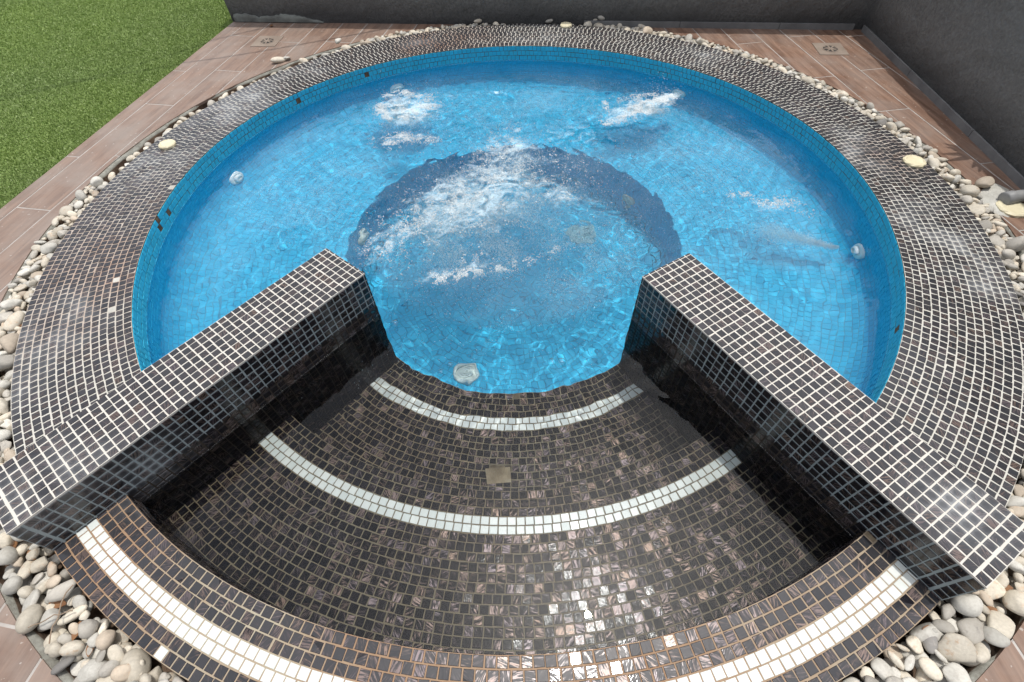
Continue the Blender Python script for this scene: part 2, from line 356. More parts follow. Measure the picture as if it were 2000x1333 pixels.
M = dict(black=mat_black_tile(), white=mat_white_tile(), blue=mat_blue_tile(),
         g_coping=mat_grout('coping_grout', 'coping'), g_divider=mat_grout('divider_grout', 'divider'),
         g_entry=mat_grout('entry_grout', 'entry'), g_pool=mat_grout('pool_grout', 'pool'),
         plaster=mat_plaster(), plank=mat_plank(), water=mat_water(), bubble=mat_bubble(), foam=mat_foam(), air=mat_air(), churn=mat_churn(), grass=mat_grass(),
         mortar=mat_kerb(), mortar_plain=mat_simple('mortar', [(0.3, (0.10, 0.10, 0.09)), (0.5, (0.19, 0.20, 0.18)), (0.75, (0.27, 0.29, 0.26))], 9, 0.9, 50, 0.7, 0.005),
         joint=mat_simple('joint_mortar', [(0.3, (0.30, 0.27, 0.24)), (0.7, (0.46, 0.43, 0.40))], 12, 0.9, 60),
         soil=mat_simple('damp_soil', [(0.3, (0.05, 0.032, 0.02)), (0.55, (0.13, 0.085, 0.055)), (0.8, (0.22, 0.17, 0.12))], 12, 0.95, 45, 0.9, 0.008),
         skirt=mat_simple('grey_skirting', [(0.3, (0.13, 0.128, 0.128)), (0.7, (0.22, 0.22, 0.215))], 8, 0.7, 50, 0.3),
         lawn_base=mat_simple('lawn_backing', [(0.3, (0.10, 0.16, 0.03)), (0.7, (0.13, 0.20, 0.05))], 60, 0.9),
         plastic=mat_simple('white_plastic', [(0.3, (0.84, 0.85, 0.82)), (0.7, (0.90, 0.90, 0.87))], 10, 0.35),
         lamp=mat_simple('pale_plastic', [(0.3, (0.58, 0.68, 0.63)), (0.7, (0.70, 0.78, 0.73))], 30, 0.5),
         tint=mat_simple('water_tint_plastic', [(0.3, (0.16, 0.42, 0.52)), (0.7, (0.26, 0.52, 0.58))], 30, 0.5),  # the water's blue tint over the cover is put into its colour
         aged=mat_simple('aged_plastic', [(0.3, (0.40, 0.50, 0.46)), (0.7, (0.56, 0.64, 0.60))], 30, 0.5),
         cream=mat_simple('yellowed_plastic', [(0.3, (0.62, 0.55, 0.36)), (0.7, (0.72, 0.66, 0.47))], 20, 0.5, 60, 0.2, 0.001),
         drain=mat_simple('aged_drain_plate', [(0.3, (0.21, 0.165, 0.13)), (0.7, (0.29, 0.235, 0.19))], 14, 0.55, 60, 0.3),
         dark=mat_simple('drain_hole_shade', [(0.3, (0.015, 0.013, 0.012)), (0.7, (0.04, 0.035, 0.03))], 14, 0.8),
         pipe=mat_simple('grey_pvc', [(0.3, (0.19, 0.19, 0.19)), (0.7, (0.30, 0.30, 0.29))], 14, 0.5),
         splat=mat_simple('dried_cement', [(0.3, (0.36, 0.35, 0.31)), (0.7, (0.55, 0.54, 0.49))], 14, 0.9, 45, 0.8, 0.006),
         patch=mat_simple('patched_mortar', [(0.3, (0.13, 0.095, 0.055)), (0.55, (0.24, 0.19, 0.12)), (0.75, (0.33, 0.29, 0.21))], 18, 0.9, 50, 0.6),
         shadebed=mat_simple('shaded_brown_mortar', [(0.3, (0.05, 0.03, 0.018)), (0.7, (0.20, 0.11, 0.055))], 40, 0.9, 60, 0.6),
         leaf=mat_simple('dry_leaf', [(0.3, (0.13, 0.055, 0.02)), (0.7, (0.28, 0.14, 0.06))], 30, 0.7, 80, 0.4),
         twig=mat_simple('dry_twig', [(0.3, (0.20, 0.14, 0.09)), (0.7, (0.34, 0.26, 0.19))], 30, 0.8),
         palm=mat_simple('green_leaf', [(0.3, (0.035, 0.08, 0.015)), (0.7, (0.07, 0.13, 0.03))], 12, 0.5),
         cable=mat_simple('black_cable', [(0.3, (0.02, 0.02, 0.02)), (0.7, (0.04, 0.04, 0.04))], 12, 0.5),
         ground=mat_simple('bare_ground', [(0.3, (0.16, 0.14, 0.12)), (0.7, (0.26, 0.23, 0.20))], 2, 0.95, 20),
         p_cream=mat_pebble('cream_pebble', (0.55, 0.49, 0.385), (0.67, 0.62, 0.52), (0.50, 0.30, 0.16)),
         p_white=mat_pebble('white_pebble', (0.52, 0.50, 0.44), (0.63, 0.61, 0.55), (0.42, 0.38, 0.33)),
         p_grey=mat_pebble('grey_pebble', (0.38, 0.355, 0.31), (0.50, 0.47, 0.41), (0.20, 0.19, 0.18)),
         p_dark=mat_pebble('dark_grey_pebble', (0.19, 0.18, 0.17), (0.28, 0.27, 0.25), (0.36, 0.34, 0.31)),
         p_tan=mat_pebble('tan_pebble', (0.46, 0.38, 0.29), (0.56, 0.48, 0.38), (0.50, 0.29, 0.15)))

# ------------------------------------------------------------------ mesh helpers (all coordinates in units)
def tag(o, label=None, cat=None, group=None, kind=None):
    if label: o['label'] = label
    if cat: o['category'] = cat
    if group: o['group'] = group
    if kind: o['kind'] = kind
    return o
def empty(name, loc=(0, 0, 0)):
    o = bpy.data.objects.new(name, None); o.empty_display_size = 0.05; col.objects.link(o)
    o.location = Vector(loc)*S
    return o
def setparent(o, par):
    o.parent = par
    if par is not None:
        o.matrix_parent_inverse = (Matrix.Translation(par.location)).inverted() if par.type == 'EMPTY' else Matrix()
def mesh_np(name, V, Q=None, T=None, smooth=False, uv=None, rnd=None):
    me = bpy.data.meshes.new(name)
    V = np.asarray(V, np.float64)*S
    nq = 0 if Q is None else len(Q); ntr = 0 if T is None else len(T)
    loops = np.concatenate([np.asarray(Q).ravel() if nq else np.zeros(0, int), np.asarray(T).ravel() if ntr else np.zeros(0, int)]).astype(np.int32)
    start = np.concatenate([np.arange(nq)*4, nq*4 + np.arange(ntr)*3]).astype(np.int32)
    me.vertices.add(len(V)); me.vertices.foreach_set('co', V.astype(np.float32).ravel())
    me.loops.add(len(loops)); me.loops.foreach_set('vertex_index', loops)
    me.polygons.add(nq+ntr); me.polygons.foreach_set('loop_start', start)
    me.polygons.foreach_set('use_smooth', np.full(nq+ntr, bool(smooth)))
    if uv is not None:
        l = me.uv_layers.new(name='UVMap'); l.data.foreach_set('uv', np.asarray(uv, np.float32)[loops].ravel())
    if rnd is not None:
        a = me.color_attributes.new('rnd', 'FLOAT_COLOR', 'POINT')
        c = np.ones((len(V), 4), np.float32); c[:, :3] = rnd; a.data.foreach_set('color', c.ravel())
    me.update(calc_edges=True); me.validate(clean_customdata=False)
    return me
def obj(name, me, mat, parent=None):
    o = bpy.data.objects.new(name, me); col.objects.link(o)
    if mat is not None and len(me.materials) == 0: me.materials.append(mat)
    if parent is not None: setparent(o, parent)
    return o
class MB:
    """collects pieces of geometry for ONE mesh"""
    def __init__(s): s.V = []; s.Q = []; s.T = []; s.n = 0
    def add(s, V, Q=None, T=None):
        V = np.asarray(V, float); s.V.append(V)
        if Q is not None and len(Q): s.Q.append(np.asarray(Q)+s.n)
        if T is not None and len(T): s.T.append(np.asarray(T)+s.n)
        s.n += len(V)
    def box(s, c, u, v, w, a, b, h):
        """centre c, axes u v w, half sizes a b h"""
        c, u, v, w = map(lambda k: np.asarray(k, float), (c, u, v, w))
        V = [c+u*a*i+v*b*j+w*h*k for k in (-1, 1) for j in (-1, 1) for i in (-1, 1)]
        s.add(V, [[0, 2, 3, 1], [4, 5, 7, 6], [0, 1, 5, 4], [2, 6, 7, 3], [0, 4, 6, 2], [1, 3, 7, 5]])
    def grid(s, P, flip=False):
        """P (n,m,3) lattice"""
        n, m = P.shape[:2]; I = np.arange(n*m).reshape(n, m)
        q = np.stack([I[:-1, :-1], I[1:, :-1], I[1:, 1:], I[:-1, 1:]], -1).reshape(-1, 4)
        s.add(P.reshape(-1, 3), q[:, ::-1] if flip else q)
    def build(s, name, mat, parent=None, smooth=False, rnd=None):
        V = np.concatenate(s.V); Q = np.concatenate(s.Q) if s.Q else None; T = np.concatenate(s.T) if s.T else None
        return obj(name, mesh_np(name, V, Q, T, smooth, rnd=rnd), mat, parent)
def lathe(profile, n=32, c=(0, 0, 0)):
    """profile [(r,z)] -> vertices, quads"""
    P = np.array(profile, float); a = np.linspace(0, 2*math.pi, n, endpoint=False)
    V = np.stack([np.outer(np.cos(a), P[:, 0]), np.outer(np.sin(a), P[:, 0]), np.tile(P[:, 1], (n, 1))], -1)
    I = np.arange(n*len(P)).reshape(n, len(P)); J = np.roll(I, -1, 0)
    q = np.stack([I[:, :-1], J[:, :-1], J[:, 1:], I[:, 1:]], -1).reshape(-1, 4)
    return V.reshape(-1, 3)+np.array(c), q
def frame_from(n):
    n = np.asarray(n, float)/np.linalg.norm(n); a = np.array([0, 0, 1.0]) if abs(n[2]) < 0.9 else np.array([1.0, 0, 0])
    u = np.cross(a, n); u /= np.linalg.norm(u); return u, np.cross(n, u), n

def tube(pts, r, n=10):
    pts = np.array(pts, float); m = len(pts); V = []
    for i in range(m):
        d_ = pts[min(i+1, m-1)]-pts[max(i-1, 0)]; u, v, w = frame_from(d_); rr = r[i] if hasattr(r, '__len__') else r
        for k in range(n): a = 2*math.pi*k/n; V.append(pts[i]+u*rr*math.cos(a)+v*rr*math.sin(a))
    Q = [[i*n+k, i*n+(k+1) % n, (i+1)*n+(k+1) % n, (i+1)*n+k] for i in range(m-1) for k in range(n)]
    return np.array(V), Q
# ------------------------------------------------------------------ tiles
def project(P):
    d = np.asarray(P)-CAM; z = d @ FWD; z = np.where(z > 1, z, 1)
    return 1000+FPX*(d @ RGT)/z, 666.5-FPX*(d @ UPV)/z, d @ FWD
class Tiles:
    def __init__(s): s.c = []; s.u = []; s.v = []; s.n = []; s.a = []; s.b = []
    def add(s, c, u, v, n, a=0.44, b=0.44):
        c = np.atleast_2d(c).astype(float); k = len(c)
        f = lambda x: np.broadcast_to(np.asarray(x, float), (k, 3)).copy()
        s.c.append(c); s.u.append(f(u)); s.v.append(f(v)); s.n.append(f(n))
        s.a.append(np.broadcast_to(np.asarray(a, float), (k,)).copy()); s.b.append(np.broadcast_to(np.asarray(b, float), (k,)).copy())
    def arrays(s): return [np.concatenate(x) for x in (s.c, s.u, s.v, s.n, s.a, s.b)]
    def drop(s, pts, rad=0.62):
        """leave out the tiles nearest to the given points (tiles that have fallen off)"""
        A = s.arrays(); keep = np.ones(len(A[0]), bool); gone = []
        for p in pts:
            d = np.linalg.norm(A[0]-np.array(p), axis=1); i = int(np.argmin(d)); keep[i] = False; gone.append([x[i] for x in A])
            if rad > 0.7: keep[d < rad] = False
        s.c, s.u, s.v, s.n, s.a, s.b = [[x[keep]] for x in A]
        return gone
TH = 0.055          # how far a tile stands proud of its bed
BEV = 0.035
def tile_block(h=TH, bev=BEV):
    """unit tile, half size 1 in the plane (scaled later); returns layers"""
    return h, bev
_tile_shared = {}
def shared_tile(mat, key):
    if key in _tile_shared: return _tile_shared[key]
    a = 0.44; r = np.random.default_rng(abs(hash(key)) % 1000)
    V = []
    for z, e in ((-0.06, 0), (TH-BEV, 0), (TH, BEV)):
        for x, y in ((-1, -1), (1, -1), (1, 1), (-1, 1)):
            V.append((x*(a-e), y*(a-e), z))
    V = np.array(V); Q = [[8, 9, 10, 11]]
    for L in (0, 4):
        for i in range(4): Q.append([L+i, L+(i+1) % 4, L+4+(i+1) % 4, L+4+i])
    me = mesh_np('tile', V, Q, uv=V[:, :2]/a, rnd=np.tile(r.random(3), (12, 1)))
    me.materials.append(mat); _tile_shared[key] = me
    return me
def build_tiles(T, mat, parent, nsingle=300, name='tile', stuff='mosaic_tiles', jit=1.0, key='b'):
    c, u, v, n, a, b = T.arrays(); N = len(c)
    # hand-laid unevenness
    th = rng.normal(0, 0.020*jit, N); cu, su = np.cos(th)[:, None], np.sin(th)[:, None]
    u, v = u*cu+v*su, v*cu-u*su
    t1 = rng.normal(0, 0.016*jit, N)[:, None]; t2 = rng.normal(0, 0.016*jit, N)[:, None]
    n2 = n+u*t1+v*t2; n2 /= np.linalg.norm(n2, axis=1)[:, None]
    u = u-n2*(u*n2).sum(1)[:, None]; u /= np.linalg.norm(u, axis=1)[:, None]; v = np.cross(n2, u); n = n2
    c = c+u*rng.normal(0, 0.016*jit, N)[:, None]+v*rng.normal(0, 0.016*jit, N)[:, None]+n*rng.normal(0, 0.012*jit, N)[:, None]
    a = a*(1+rng.normal(0, 0.012, N)); b = b*(1+rng.normal(0, 0.012, N))
    # size in the picture
    x0, y0, z0 = project(c); x1, y1, _ = project(c+u*a[:, None]*2); x2, y2, _ = project(c+v*b[:, None]*2)
    area = np.abs((x1-x0)*(y2-y0)-(x2-x0)*(y1-y0))
    facing = (n*(CAM-c)).sum(1) > 0
    vis = facing & (x0 > 2) & (x0 < 1998) & (y0 > 2) & (y0 < 1331) & (z0 > 5) & ((a > 0.3) & (b > 0.3))
    score = np.where(vis, area, -1.0); order = np.argsort(-score)
    k = min(nsingle, int((score > 30).sum())); single = order[:k]; rest = order[k:]
    mesh = [shared_tile(mat, key+str(i)) for i in range(4)]
    inv = parent.location if parent is not None and parent.type == 'EMPTY' else Vector((0, 0, 0))
    for i in single:
        o = bpy.data.objects.new(name, mesh[int(rng.integers(4))]); col.objects.link(o)
        A, B = a[i]/0.44, b[i]/0.44
        o.matrix_world = Matrix(((u[i][0]*A, v[i][0]*B, n[i][0], c[i][0]*S), (u[i][1]*A, v[i][1]*B, n[i][1], c[i][1]*S),
                                 (u[i][2]*A, v[i][2]*B, n[i][2], c[i][2]*S), (0, 0, 0, 1)))
        setparent(o, parent); o.cycles.is_caustics_receiver = True
    if len(rest):
        c, u, v, n, a, b = c[rest], u[rest], v[rest], n[rest], a[rest], b[rest]; N = len(c)
        V = np.zeros((N, 12, 3)); UV = np.zeros((N, 12, 2)); k = 0
        for z, e in ((-0.06, 0), (TH-BEV, 0), (TH, BEV)):
            for x, y in ((-1, -1), (1, -1), (1, 1), (-1, 1)):
                V[:, k] = c+u*((a-e)*x)[:, None]+v*((b-e)*y)[:, None]+n*z; UV[:, k] = (x*(1-e), y*(1-e)); k += 1
        Q = [[8, 9, 10, 11]]
        for L in (0, 4):
            for i in range(4): Q.append([L+i, L+(i+1) % 4, L+4+(i+1) % 4, L+4+i])
        Qa = (np.array(Q)[None]+(np.arange(N)*12)[:, None, None]).reshape(-1, 4)
        R = np.repeat(rng.random((N, 3)), 12, 0)
        o = obj(stuff, mesh_np(stuff, V.reshape(-1, 3), Qa, uv=UV.reshape(-1, 2), rnd=R), mat, parent)
        o['kind'] = 'stuff'; o.cycles.is_caustics_receiver = True
def sockets(gone, parent, mat='patch'):
    for g_ in gone:
        c, u, v, n, a, b = g_; m = MB(); m.box(c+n*0.012, u, v, n, a*1.02, b*1.02, 0.012); m.build('empty_socket', M[mat], parent)  # thin plates on the bed; dark browns add recess shade to bare mortar
def ring_row(T, r, z, t0, t1, nrm=(0, 0, 1), pitch=1.02, keep=None, b=0.44, a=0.44, rfun=None, zf=None, phase=None):
    """one circular course of flat tiles between angles t0 < t1"""
    L = (t1-t0)*r; n = max(1, int(round(L/pitch))); ph = rng.random() if phase is None else phase
    t = t0+(np.arange(-1, n+1)+ph)*(pitch/r); t = t[(t > t0-0.4/r) & (t < t1+0.4/r)]
    rr = r if rfun is None else rfun(t)
    c = np.stack([rr*np.cos(t), rr*np.sin(t), np.full_like(t, z) if zf is None else zf(t)], 1)
    if keep is not None:
        k = keep(c[:, 0], c[:, 1]); c = c[k]; t = t[k]
    if len(c) == 0: return
    rad = np.stack([np.cos(t), np.sin(t), 0*t], 1); tan = np.stack([-np.sin(t), np.cos(t), 0*t], 1)
    T.add(c, tan, -rad if False else np.cross(np.broadcast_to(nrm, rad.shape), tan), nrm, a, b)
def wall_row(T, rfun, z, t0, t1, inward=True, pitch=1.02, keep=None, a=0.44, b=0.44):
    rm = float(np.mean(rfun(np.array([t0, t1])))); n = int(round((t1-t0)*rm/pitch)); ph = rng.random()
    t = t0+(np.arange(-1, n+1)+ph)*(pitch/rm); t = t[(t > t0) & (t < t1)]
    rr = rfun(t); c = np.stack([rr*np.cos(t), rr*np.sin(t), np.full_like(t, z)], 1)
    if keep is not None:
        k = keep(c[:, 0], c[:, 1]); c = c[k]; t = t[k]
    if len(c) == 0: return
    s = -1 if inward else 1
    N = np.stack([s*np.cos(t), s*np.sin(t), 0*t], 1); Uv = np.stack([-s*np.sin(t), s*np.cos(t), 0*t], 1)*1
    T.add(c, Uv, np.tile([0, 0, 1.0], (len(c), 1)), N, a, b)
def flat_sector(rin, rout, z, t0, t1, n=160, zi=None, m=2):
    """annular sheet; rin/rout functions or numbers"""
    t = np.linspace(t0, t1, n); f = lambda r: r(t) if callable(r) else np.full(n, float(r))
    a, b = f(rin), f(rout); P = np.zeros((n, m, 3))
    for j in range(m):
        k = j/(m-1); r = a*(1-k)+b*k
        P[:, j] = np.stack([r*np.cos(t), r*np.sin(t), np.full(n, (z if zi is None else zi*(1-k)+z*k))], 1)
    return P
def cyl(rfun, z0, z1, t0, t1, n=160):
    t = np.linspace(t0, t1, n); r = rfun(t) if callable(rfun) else np.full(n, float(rfun)); P = np.zeros((n, 2, 3))
    for j, z in enumerate((z0, z1)): P[:, j] = np.stack([r*np.cos(t), r*np.sin(t), np.full(n, z)], 1)
    return P
PI = math.pi
# angles of the coping: from the right wall round the far side to the left wall
A0, A1 = math.radians(-56.0), math.radians(-133.6)+2*PI
def behind(D, x, y, m=0.0): return (x-D['o'][0])*D['n'][0]+(y-D['o'][1])*D['n'][1]
def keep_ring(x, y):   # not buried inside the dividing walls, not on the entry side
    return (behind(DL, x, y) > DL['w']-0.9) & ((x < 0) | (behind(DR, x, y) > DR['w']-0.9)) if False else \
        np.where(x < 0, (behind(DL, x, y) > 2.0) | (y > 0), (behind(DR, x, y) > 2.0) | (y > 0))
def keep_entry(x, y): return entry_side(x, y) > -0.45

# ================================================================== SETTING
g = MB(); n = 24
hole = 76.0
# ground sheet with a round hole for the pool, out to the horizon
t = np.linspace(0, 2*PI, 129); P = np.zeros((129, 5, 3))
for j, r in enumerate((R_HOLE+1.2, 200, 800, 4000, 16000)):
    P[:, j] = np.stack([r*np.cos(t), r*np.sin(t), np.full(129, -7.6)], 1)
g.grid(P, True); tag(g.build('ground', M['ground']), kind='structure')

# pebble bed (trench floor and its outer mortar kerb)
g = MB(); P = flat_sector(68.5, R_HOLE+1.4, Z_BED, 0, 2*PI, 257, m=9)
P[:, :, 2] += rng.normal(0, 0.22, P.shape[:2]); P[-1] = P[0]
g.grid(P, True); tag(g.build('trench_bed', M['soil'], smooth=True), kind='structure')
g = MB(); nn = 361; t = np.linspace(0, 2*PI, nn)
wob = sum(rng.normal(0, 0.13)*np.cos(k*t+rng.random()*6) for k in (5, 9, 14, 23, 37, 61)) + rng.normal(0, 0.06, nn); wob[-1] = wob[0]
rows = [(R_HOLE-0.45, Z_BED-0.3), (R_HOLE-0.42, -8.2), (R_HOLE-0.38, -7.15), (R_HOLE-0.36, -7.0), (R_HOLE-0.2, -6.72), (R_HOLE+0.2, -6.62), (R_HOLE+1.0, -6.9)]
P = np.zeros((nn, len(rows), 3))
for j, (r, z) in enumerate(rows):
    rr = r+wob*(1.0 if j < 5 else 0.1)+rng.normal(0, 0.05, nn)*(j < 4); rr[-1] = rr[0]
    P[:, j] = np.stack([rr*np.cos(t), rr*np.sin(t), z+wob*0.12], 1)
g.grid(P[:, 3:], True); tag(g.build('mortar_kerb', M['mortar'], smooth=True), kind='structure')
g = MB(); g.grid(P[:, :4], True); tag(g.build('trench_side', M['soil'], smooth=True), kind='structure')

# deck of wood-look planks: mortar bed + planks as parts
BW0, BW1 = np.array([-73.2, 84.3]), np.array([87.8, 61.7])         # foot of the back wall
RW0, RW1 = np.array([87.8, 61.7]), np.array([80.2, -63.0])         # foot of the right wall
LA0, LA1 = np.array([-73.3, 83.0]), np.array([-98.2, -52.5])       # lawn edge
def halfplane(p0, p1, side):    # keeps points q with cross(p1-p0, q-p0)*side > 0
    d = p1-p0; return (p0, np.array([-d[1], d[0]])*side/np.linalg.norm(d))
HP = [halfplane(BW0, BW1, -1), halfplane(RW0, RW1, -1), halfplane(LA0, LA1, 1)]
deck = MB()
def deck_bed():
    P = flat_sector(R_HOLE+0.2, 0, -6.535, 0, 2*PI, 361, m=2); t = np.linspace(0, 2*PI, 361)
    far = []
    for a in t:
        d = np.array([math.cos(a), math.sin(a)]); r = 150.0
        for p0, nv in HP:
            dn = d @ nv
            if dn < 0: r = min(r, (p0 @ nv)/dn)
        far.append(max(r, R_HOLE+0.1))
    P[:, 1] = np.stack([np.cos(t)*far, np.sin(t)*far, np.full(361, -6.535)], 1)
    deck.grid(P, True)
deck_bed()
deck_o = deck.build('deck', M['joint']); tag(deck_o, kind='structure')
def clip_interval(p, d):
    """parts of the line p + s d that lie on the deck"""
    lo, hi = -400.0, 400.0
    for p0, nv in HP:
        a = (p-p0) @ nv; b = d @ nv
        if abs(b) < 1e-9:
            if a < 0: return []
            continue
        s = -a/b
        if b > 0: lo = max(lo, s)
        else: hi = min(hi, s)
    out = [(lo, hi)] if hi > lo else []
    b = p @ d; c = p @ p-(R_HOLE+0.15)**2; q = b*b-c
    if q > 0:
        s0, s1 = -b-math.sqrt(q), -b+math.sqrt(q); new = []
        for l, h in out:
            if s0 > l: new.append((l, min(h, s0)))
            if s1 < h: new.append((max(l, s1), h))
        out = [x for x in new if x[1] > x[0]]
    return out
def plank_pieces(org, ang_, t0, t1, s0, s1, xlim):
    d = np.array([math.cos(ang_), math.sin(ang_)]); nv = np.array([-d[1], d[0]])
    k = 33; ts = np.linspace(t0, t1, k); cols = [[] for _ in ts]
    for i, tt in enumerate(ts):
        for l, h in clip_interval(org+nv*tt, d):
            l2, h2 = max(l, s0), min(h, s1)
            if h2-l2 > 0.15: cols[i].append((l2, h2))
    # chain the intervals of neighbouring slices into pieces
    pieces = []; used = [set() for _ in ts]
    for i in range(k):
        for j, iv in enumerate(cols[i]):
            if j in used[i]: continue
            chain = [(i, iv)]; used[i].add(j); cur = iv
            for i2 in range(i+1, k):
                hit = [(jj, x) for jj, x in enumerate(cols[i2]) if jj not in used[i2] and x[0] < cur[1] and x[1] > cur[0]]
                if not hit: break
                jj, x = hit[0]; used[i2].add(jj); chain.append((i2, x)); cur = x
            if len(chain) > 1: pieces.append(chain)
    res = []
    for ch in pieces:
        V = []; Q = []
        for i2, (l, h) in ch:
            for zz in (-7.0, Z_DECK):
                for s in (l, h):
                    V.append((s, ts[i2], zz))
        m = len(ch)
        for q in range(m-1):
            A, B = q*4, q*4+4
            Q += [[A+2, A+3, B+3, B+2], [A+0, A+2, B+2, B+0], [A+1, B+1, B+3, A+3]]
        Q += [[0, 1, 3, 2], [(m-1)*4, (m-1)*4+2, (m-1)*4+3, (m-1)*4+1]]
        V = np.array(V, float); cx = V[:, :2].mean(0)
        wc = org+d*cx[0]+nv*cx[1]
        if not (xlim[0] < wc[0] < xlim[1]): continue
        if wc[1] < -135 or wc[1] > 110: continue
        res.append((V-np.array([cx[0], cx[1], 0]), Q, wc))
    return res
def lay_deck(ang_, org, xlim):
    W = 6.75; Ln = 36.2; J = 0.28
    for i in range(-24, 25):
        off = (i % 2)*Ln/2+(i % 3)*1.3
        for k in range(-5, 6):
            s0 = k*Ln+off; pcs = plank_pieces(org, ang_, i*W+J/2, (i+1)*W-J/2, s0+J/2, s0+Ln-J/2, xlim)
            for V, Q, wc in pcs:
                me = mesh_np('plank', V, np.array(Q)); me.materials.append(M['plank'])
                o = bpy.data.objects.new('plank', me); col.objects.link(o)
                o.matrix_world = Matrix.Translation((wc[0]*S, wc[1]*S, rng.normal(0, 0.005)*S)) @ Matrix.Rotation(ang_, 4, 'Z')
                o.parent = deck_o
lay_deck(math.radians(78.5), np.array([-82.2, 19.3]), (-400, 0))
lay_deck(math.radians(96.0), np.array([71.1, 38.6]), (0, 400))

# lawn of artificial grass
g = MB(); d = (LA1-LA0)/np.linalg.norm(LA1-LA0); nl = np.array([d[1], -d[0]])
P = np.zeros((13, 9, 3))
for i, s in enumerate(np.linspace(-420, 190, 13)):
    for j, w in enumerate(np.linspace(0.25, 420, 9)):
        q = LA0+d*s+nl*w; P[i, j] = (q[0], q[1], -6.9)
if np.cross(np.append(P[1, 0, :2]-P[0, 0, :2], 0), np.append(P[0, 1, :2]-P[0, 0, :2], 0))[2] < 0: g.grid(P, True)
else: g.grid(P)
tag(g.build('lawn', M['lawn_base']), kind='structure')
def grass():
    # blades where the photograph can see them; nearer ones denser
    N = 1100000; w = 150*rng.random(N)**1.25; s = rng.uniform(-130, 150, N)
    q = LA0+np.outer(s, d)+np.outer(w+0.3, nl)
    x, y, z = project(np.c_[q, np.full(N, -6.2)])
    ok = (x > -40) & (x < 500) & (y > -40) & (y < 480) & (z > 5)
    q = q[ok]; N = len(q)
    h = rng.uniform(0.18, 0.38, N); a = rng.random(N)*2*PI
    sd_ = np.c_[np.cos(a), np.sin(a), 0*a]*rng.uniform(0.09, 0.15, N)[:, None]
    base = np.c_[q, np.full(N, -6.92)]; tip = base+np.c_[rng.normal(0, 0.16, (N, 2)), h]
    V = np.stack([base-sd_, base+sd_, tip], 1).reshape(-1, 3)
    I = np.arange(N)*3; Q = None; T = np.stack([I, I+1, I+2], 1)
    R = np.repeat(rng.random((N, 3)), 3, 0)
    o = obj('artificial_grass', mesh_np('artificial_grass', V, Q, T, rnd=R), M['grass'])
    tag(o, 'short green artificial grass left of the deck', 'grass', kind='stuff')
grass()

# garden walls
def wall_box(p0, p1, thick, z0, z1, away, name, label, foot=None):
    e = empty(name, (p0[0], p0[1], z0)); tag(e, label, 'wall')
    d = (p1-p0)/np.linalg.norm(p1-p0); L = np.linalg.norm(p1-p0); m = MB()
    nx, nz = int(L/1.6), int((z1-z0)/1.6); P = np.zeros((nx, nz, 3))
    for i, s in enumerate(np.linspace(0, L, nx)):
        for j, z in enumerate(np.linspace(z0, z1, nz)):
            q = p0+d*s; P[i, j] = (q[0], q[1], z)
    w = rng.normal(0, 0.07, P.shape[:2]); P[:, :, 0] += away[0]*w; P[:, :, 1] += away[1]*w
    m.grid(P); B = P.copy(); B[:, :, 0] += away[0]*thick; B[:, :, 1] += away[1]*thick; m.grid(B, True)
    top = np.stack([P[:, -1], B[:, -1]], 1); m.grid(top); 
    for k in (0, -1): m.grid(np.stack([P[k], B[k]], 1))
    m.build('plaster', M['plaster'], e)
    return e, d
zt_b, zt_r = 18.0, 28.0
nb = np.array([BW0[1]-BW1[1], BW1[0]-BW0[0]]); nb = nb/np.linalg.norm(nb)
nr = np.array([RW0[1]-RW1[1], RW1[0]-RW0[0]]); nr = nr/np.linalg.norm(nr)
if nr[0] < 0: nr = -nr
if nb[1] < 0: nb = -nb
e_b, db = wall_box(BW0, BW1+(BW1-BW0)/161*1.5, 7, -7.4, zt_b, nb, 'garden_wall', 'low rough dark grey plaster wall running across behind the pool, ending at the lawn')
e_r, dr = wall_box(RW0-(RW1-RW0)/125*6, RW1, 7, -7.4, zt_r, nr, 'garden_wall', 'tall rough dark grey plaster wall along the right side of the deck')
# skirting tiles at the foot of the walls
def skirting(e, p0, dd, L0, L1, step, nn_, h=1.3):
    s = L0
    while s < L1:
        m = MB(); l2 = min(step, L1-s); q = p0+dd*(s+l2/2)-nn_*0.28
        m.box((q[0], q[1], -6.5+h/2), (dd[0], dd[1], 0), (nn_[0], nn_[1], 0), (0, 0, 1), l2/2-0.07, 0.2, h/2)
        m.build('skirting_tile', M['skirt'], e); s += step
skirting(e_b, BW0, db, 95, 160.5, 24, nb)
skirting(e_r, RW0, (RW1-RW0)/np.linalg.norm(RW1-RW0), 0.9, 124, 24, nr)
# crumbling render along the foot of the back wall
m = MB(); nn = 40; ss = np.linspace(1, 26, nn); P = np.zeros((nn, 4, 3))
hh = np.minimum(1.0, (26.5-ss)/6)*(1.5+0.3*np.sin(ss*0.5))+rng.normal(0, 0.13, nn)
for j, (o_, k) in enumerate(((0.5, 0), (0.55, 0.5), (0.42, 0.9), (-0.05, 1.0))):
    for i, s in enumerate(ss):
        q = BW0+db*s-nb*(o_+rng.normal(0, 0.02)); P[i, j] = (q[0], q[1], -6.3+hh[i]*k)
m.grid(P); m.build('render_strip', M['mortar_plain'], e_b, smooth=True)

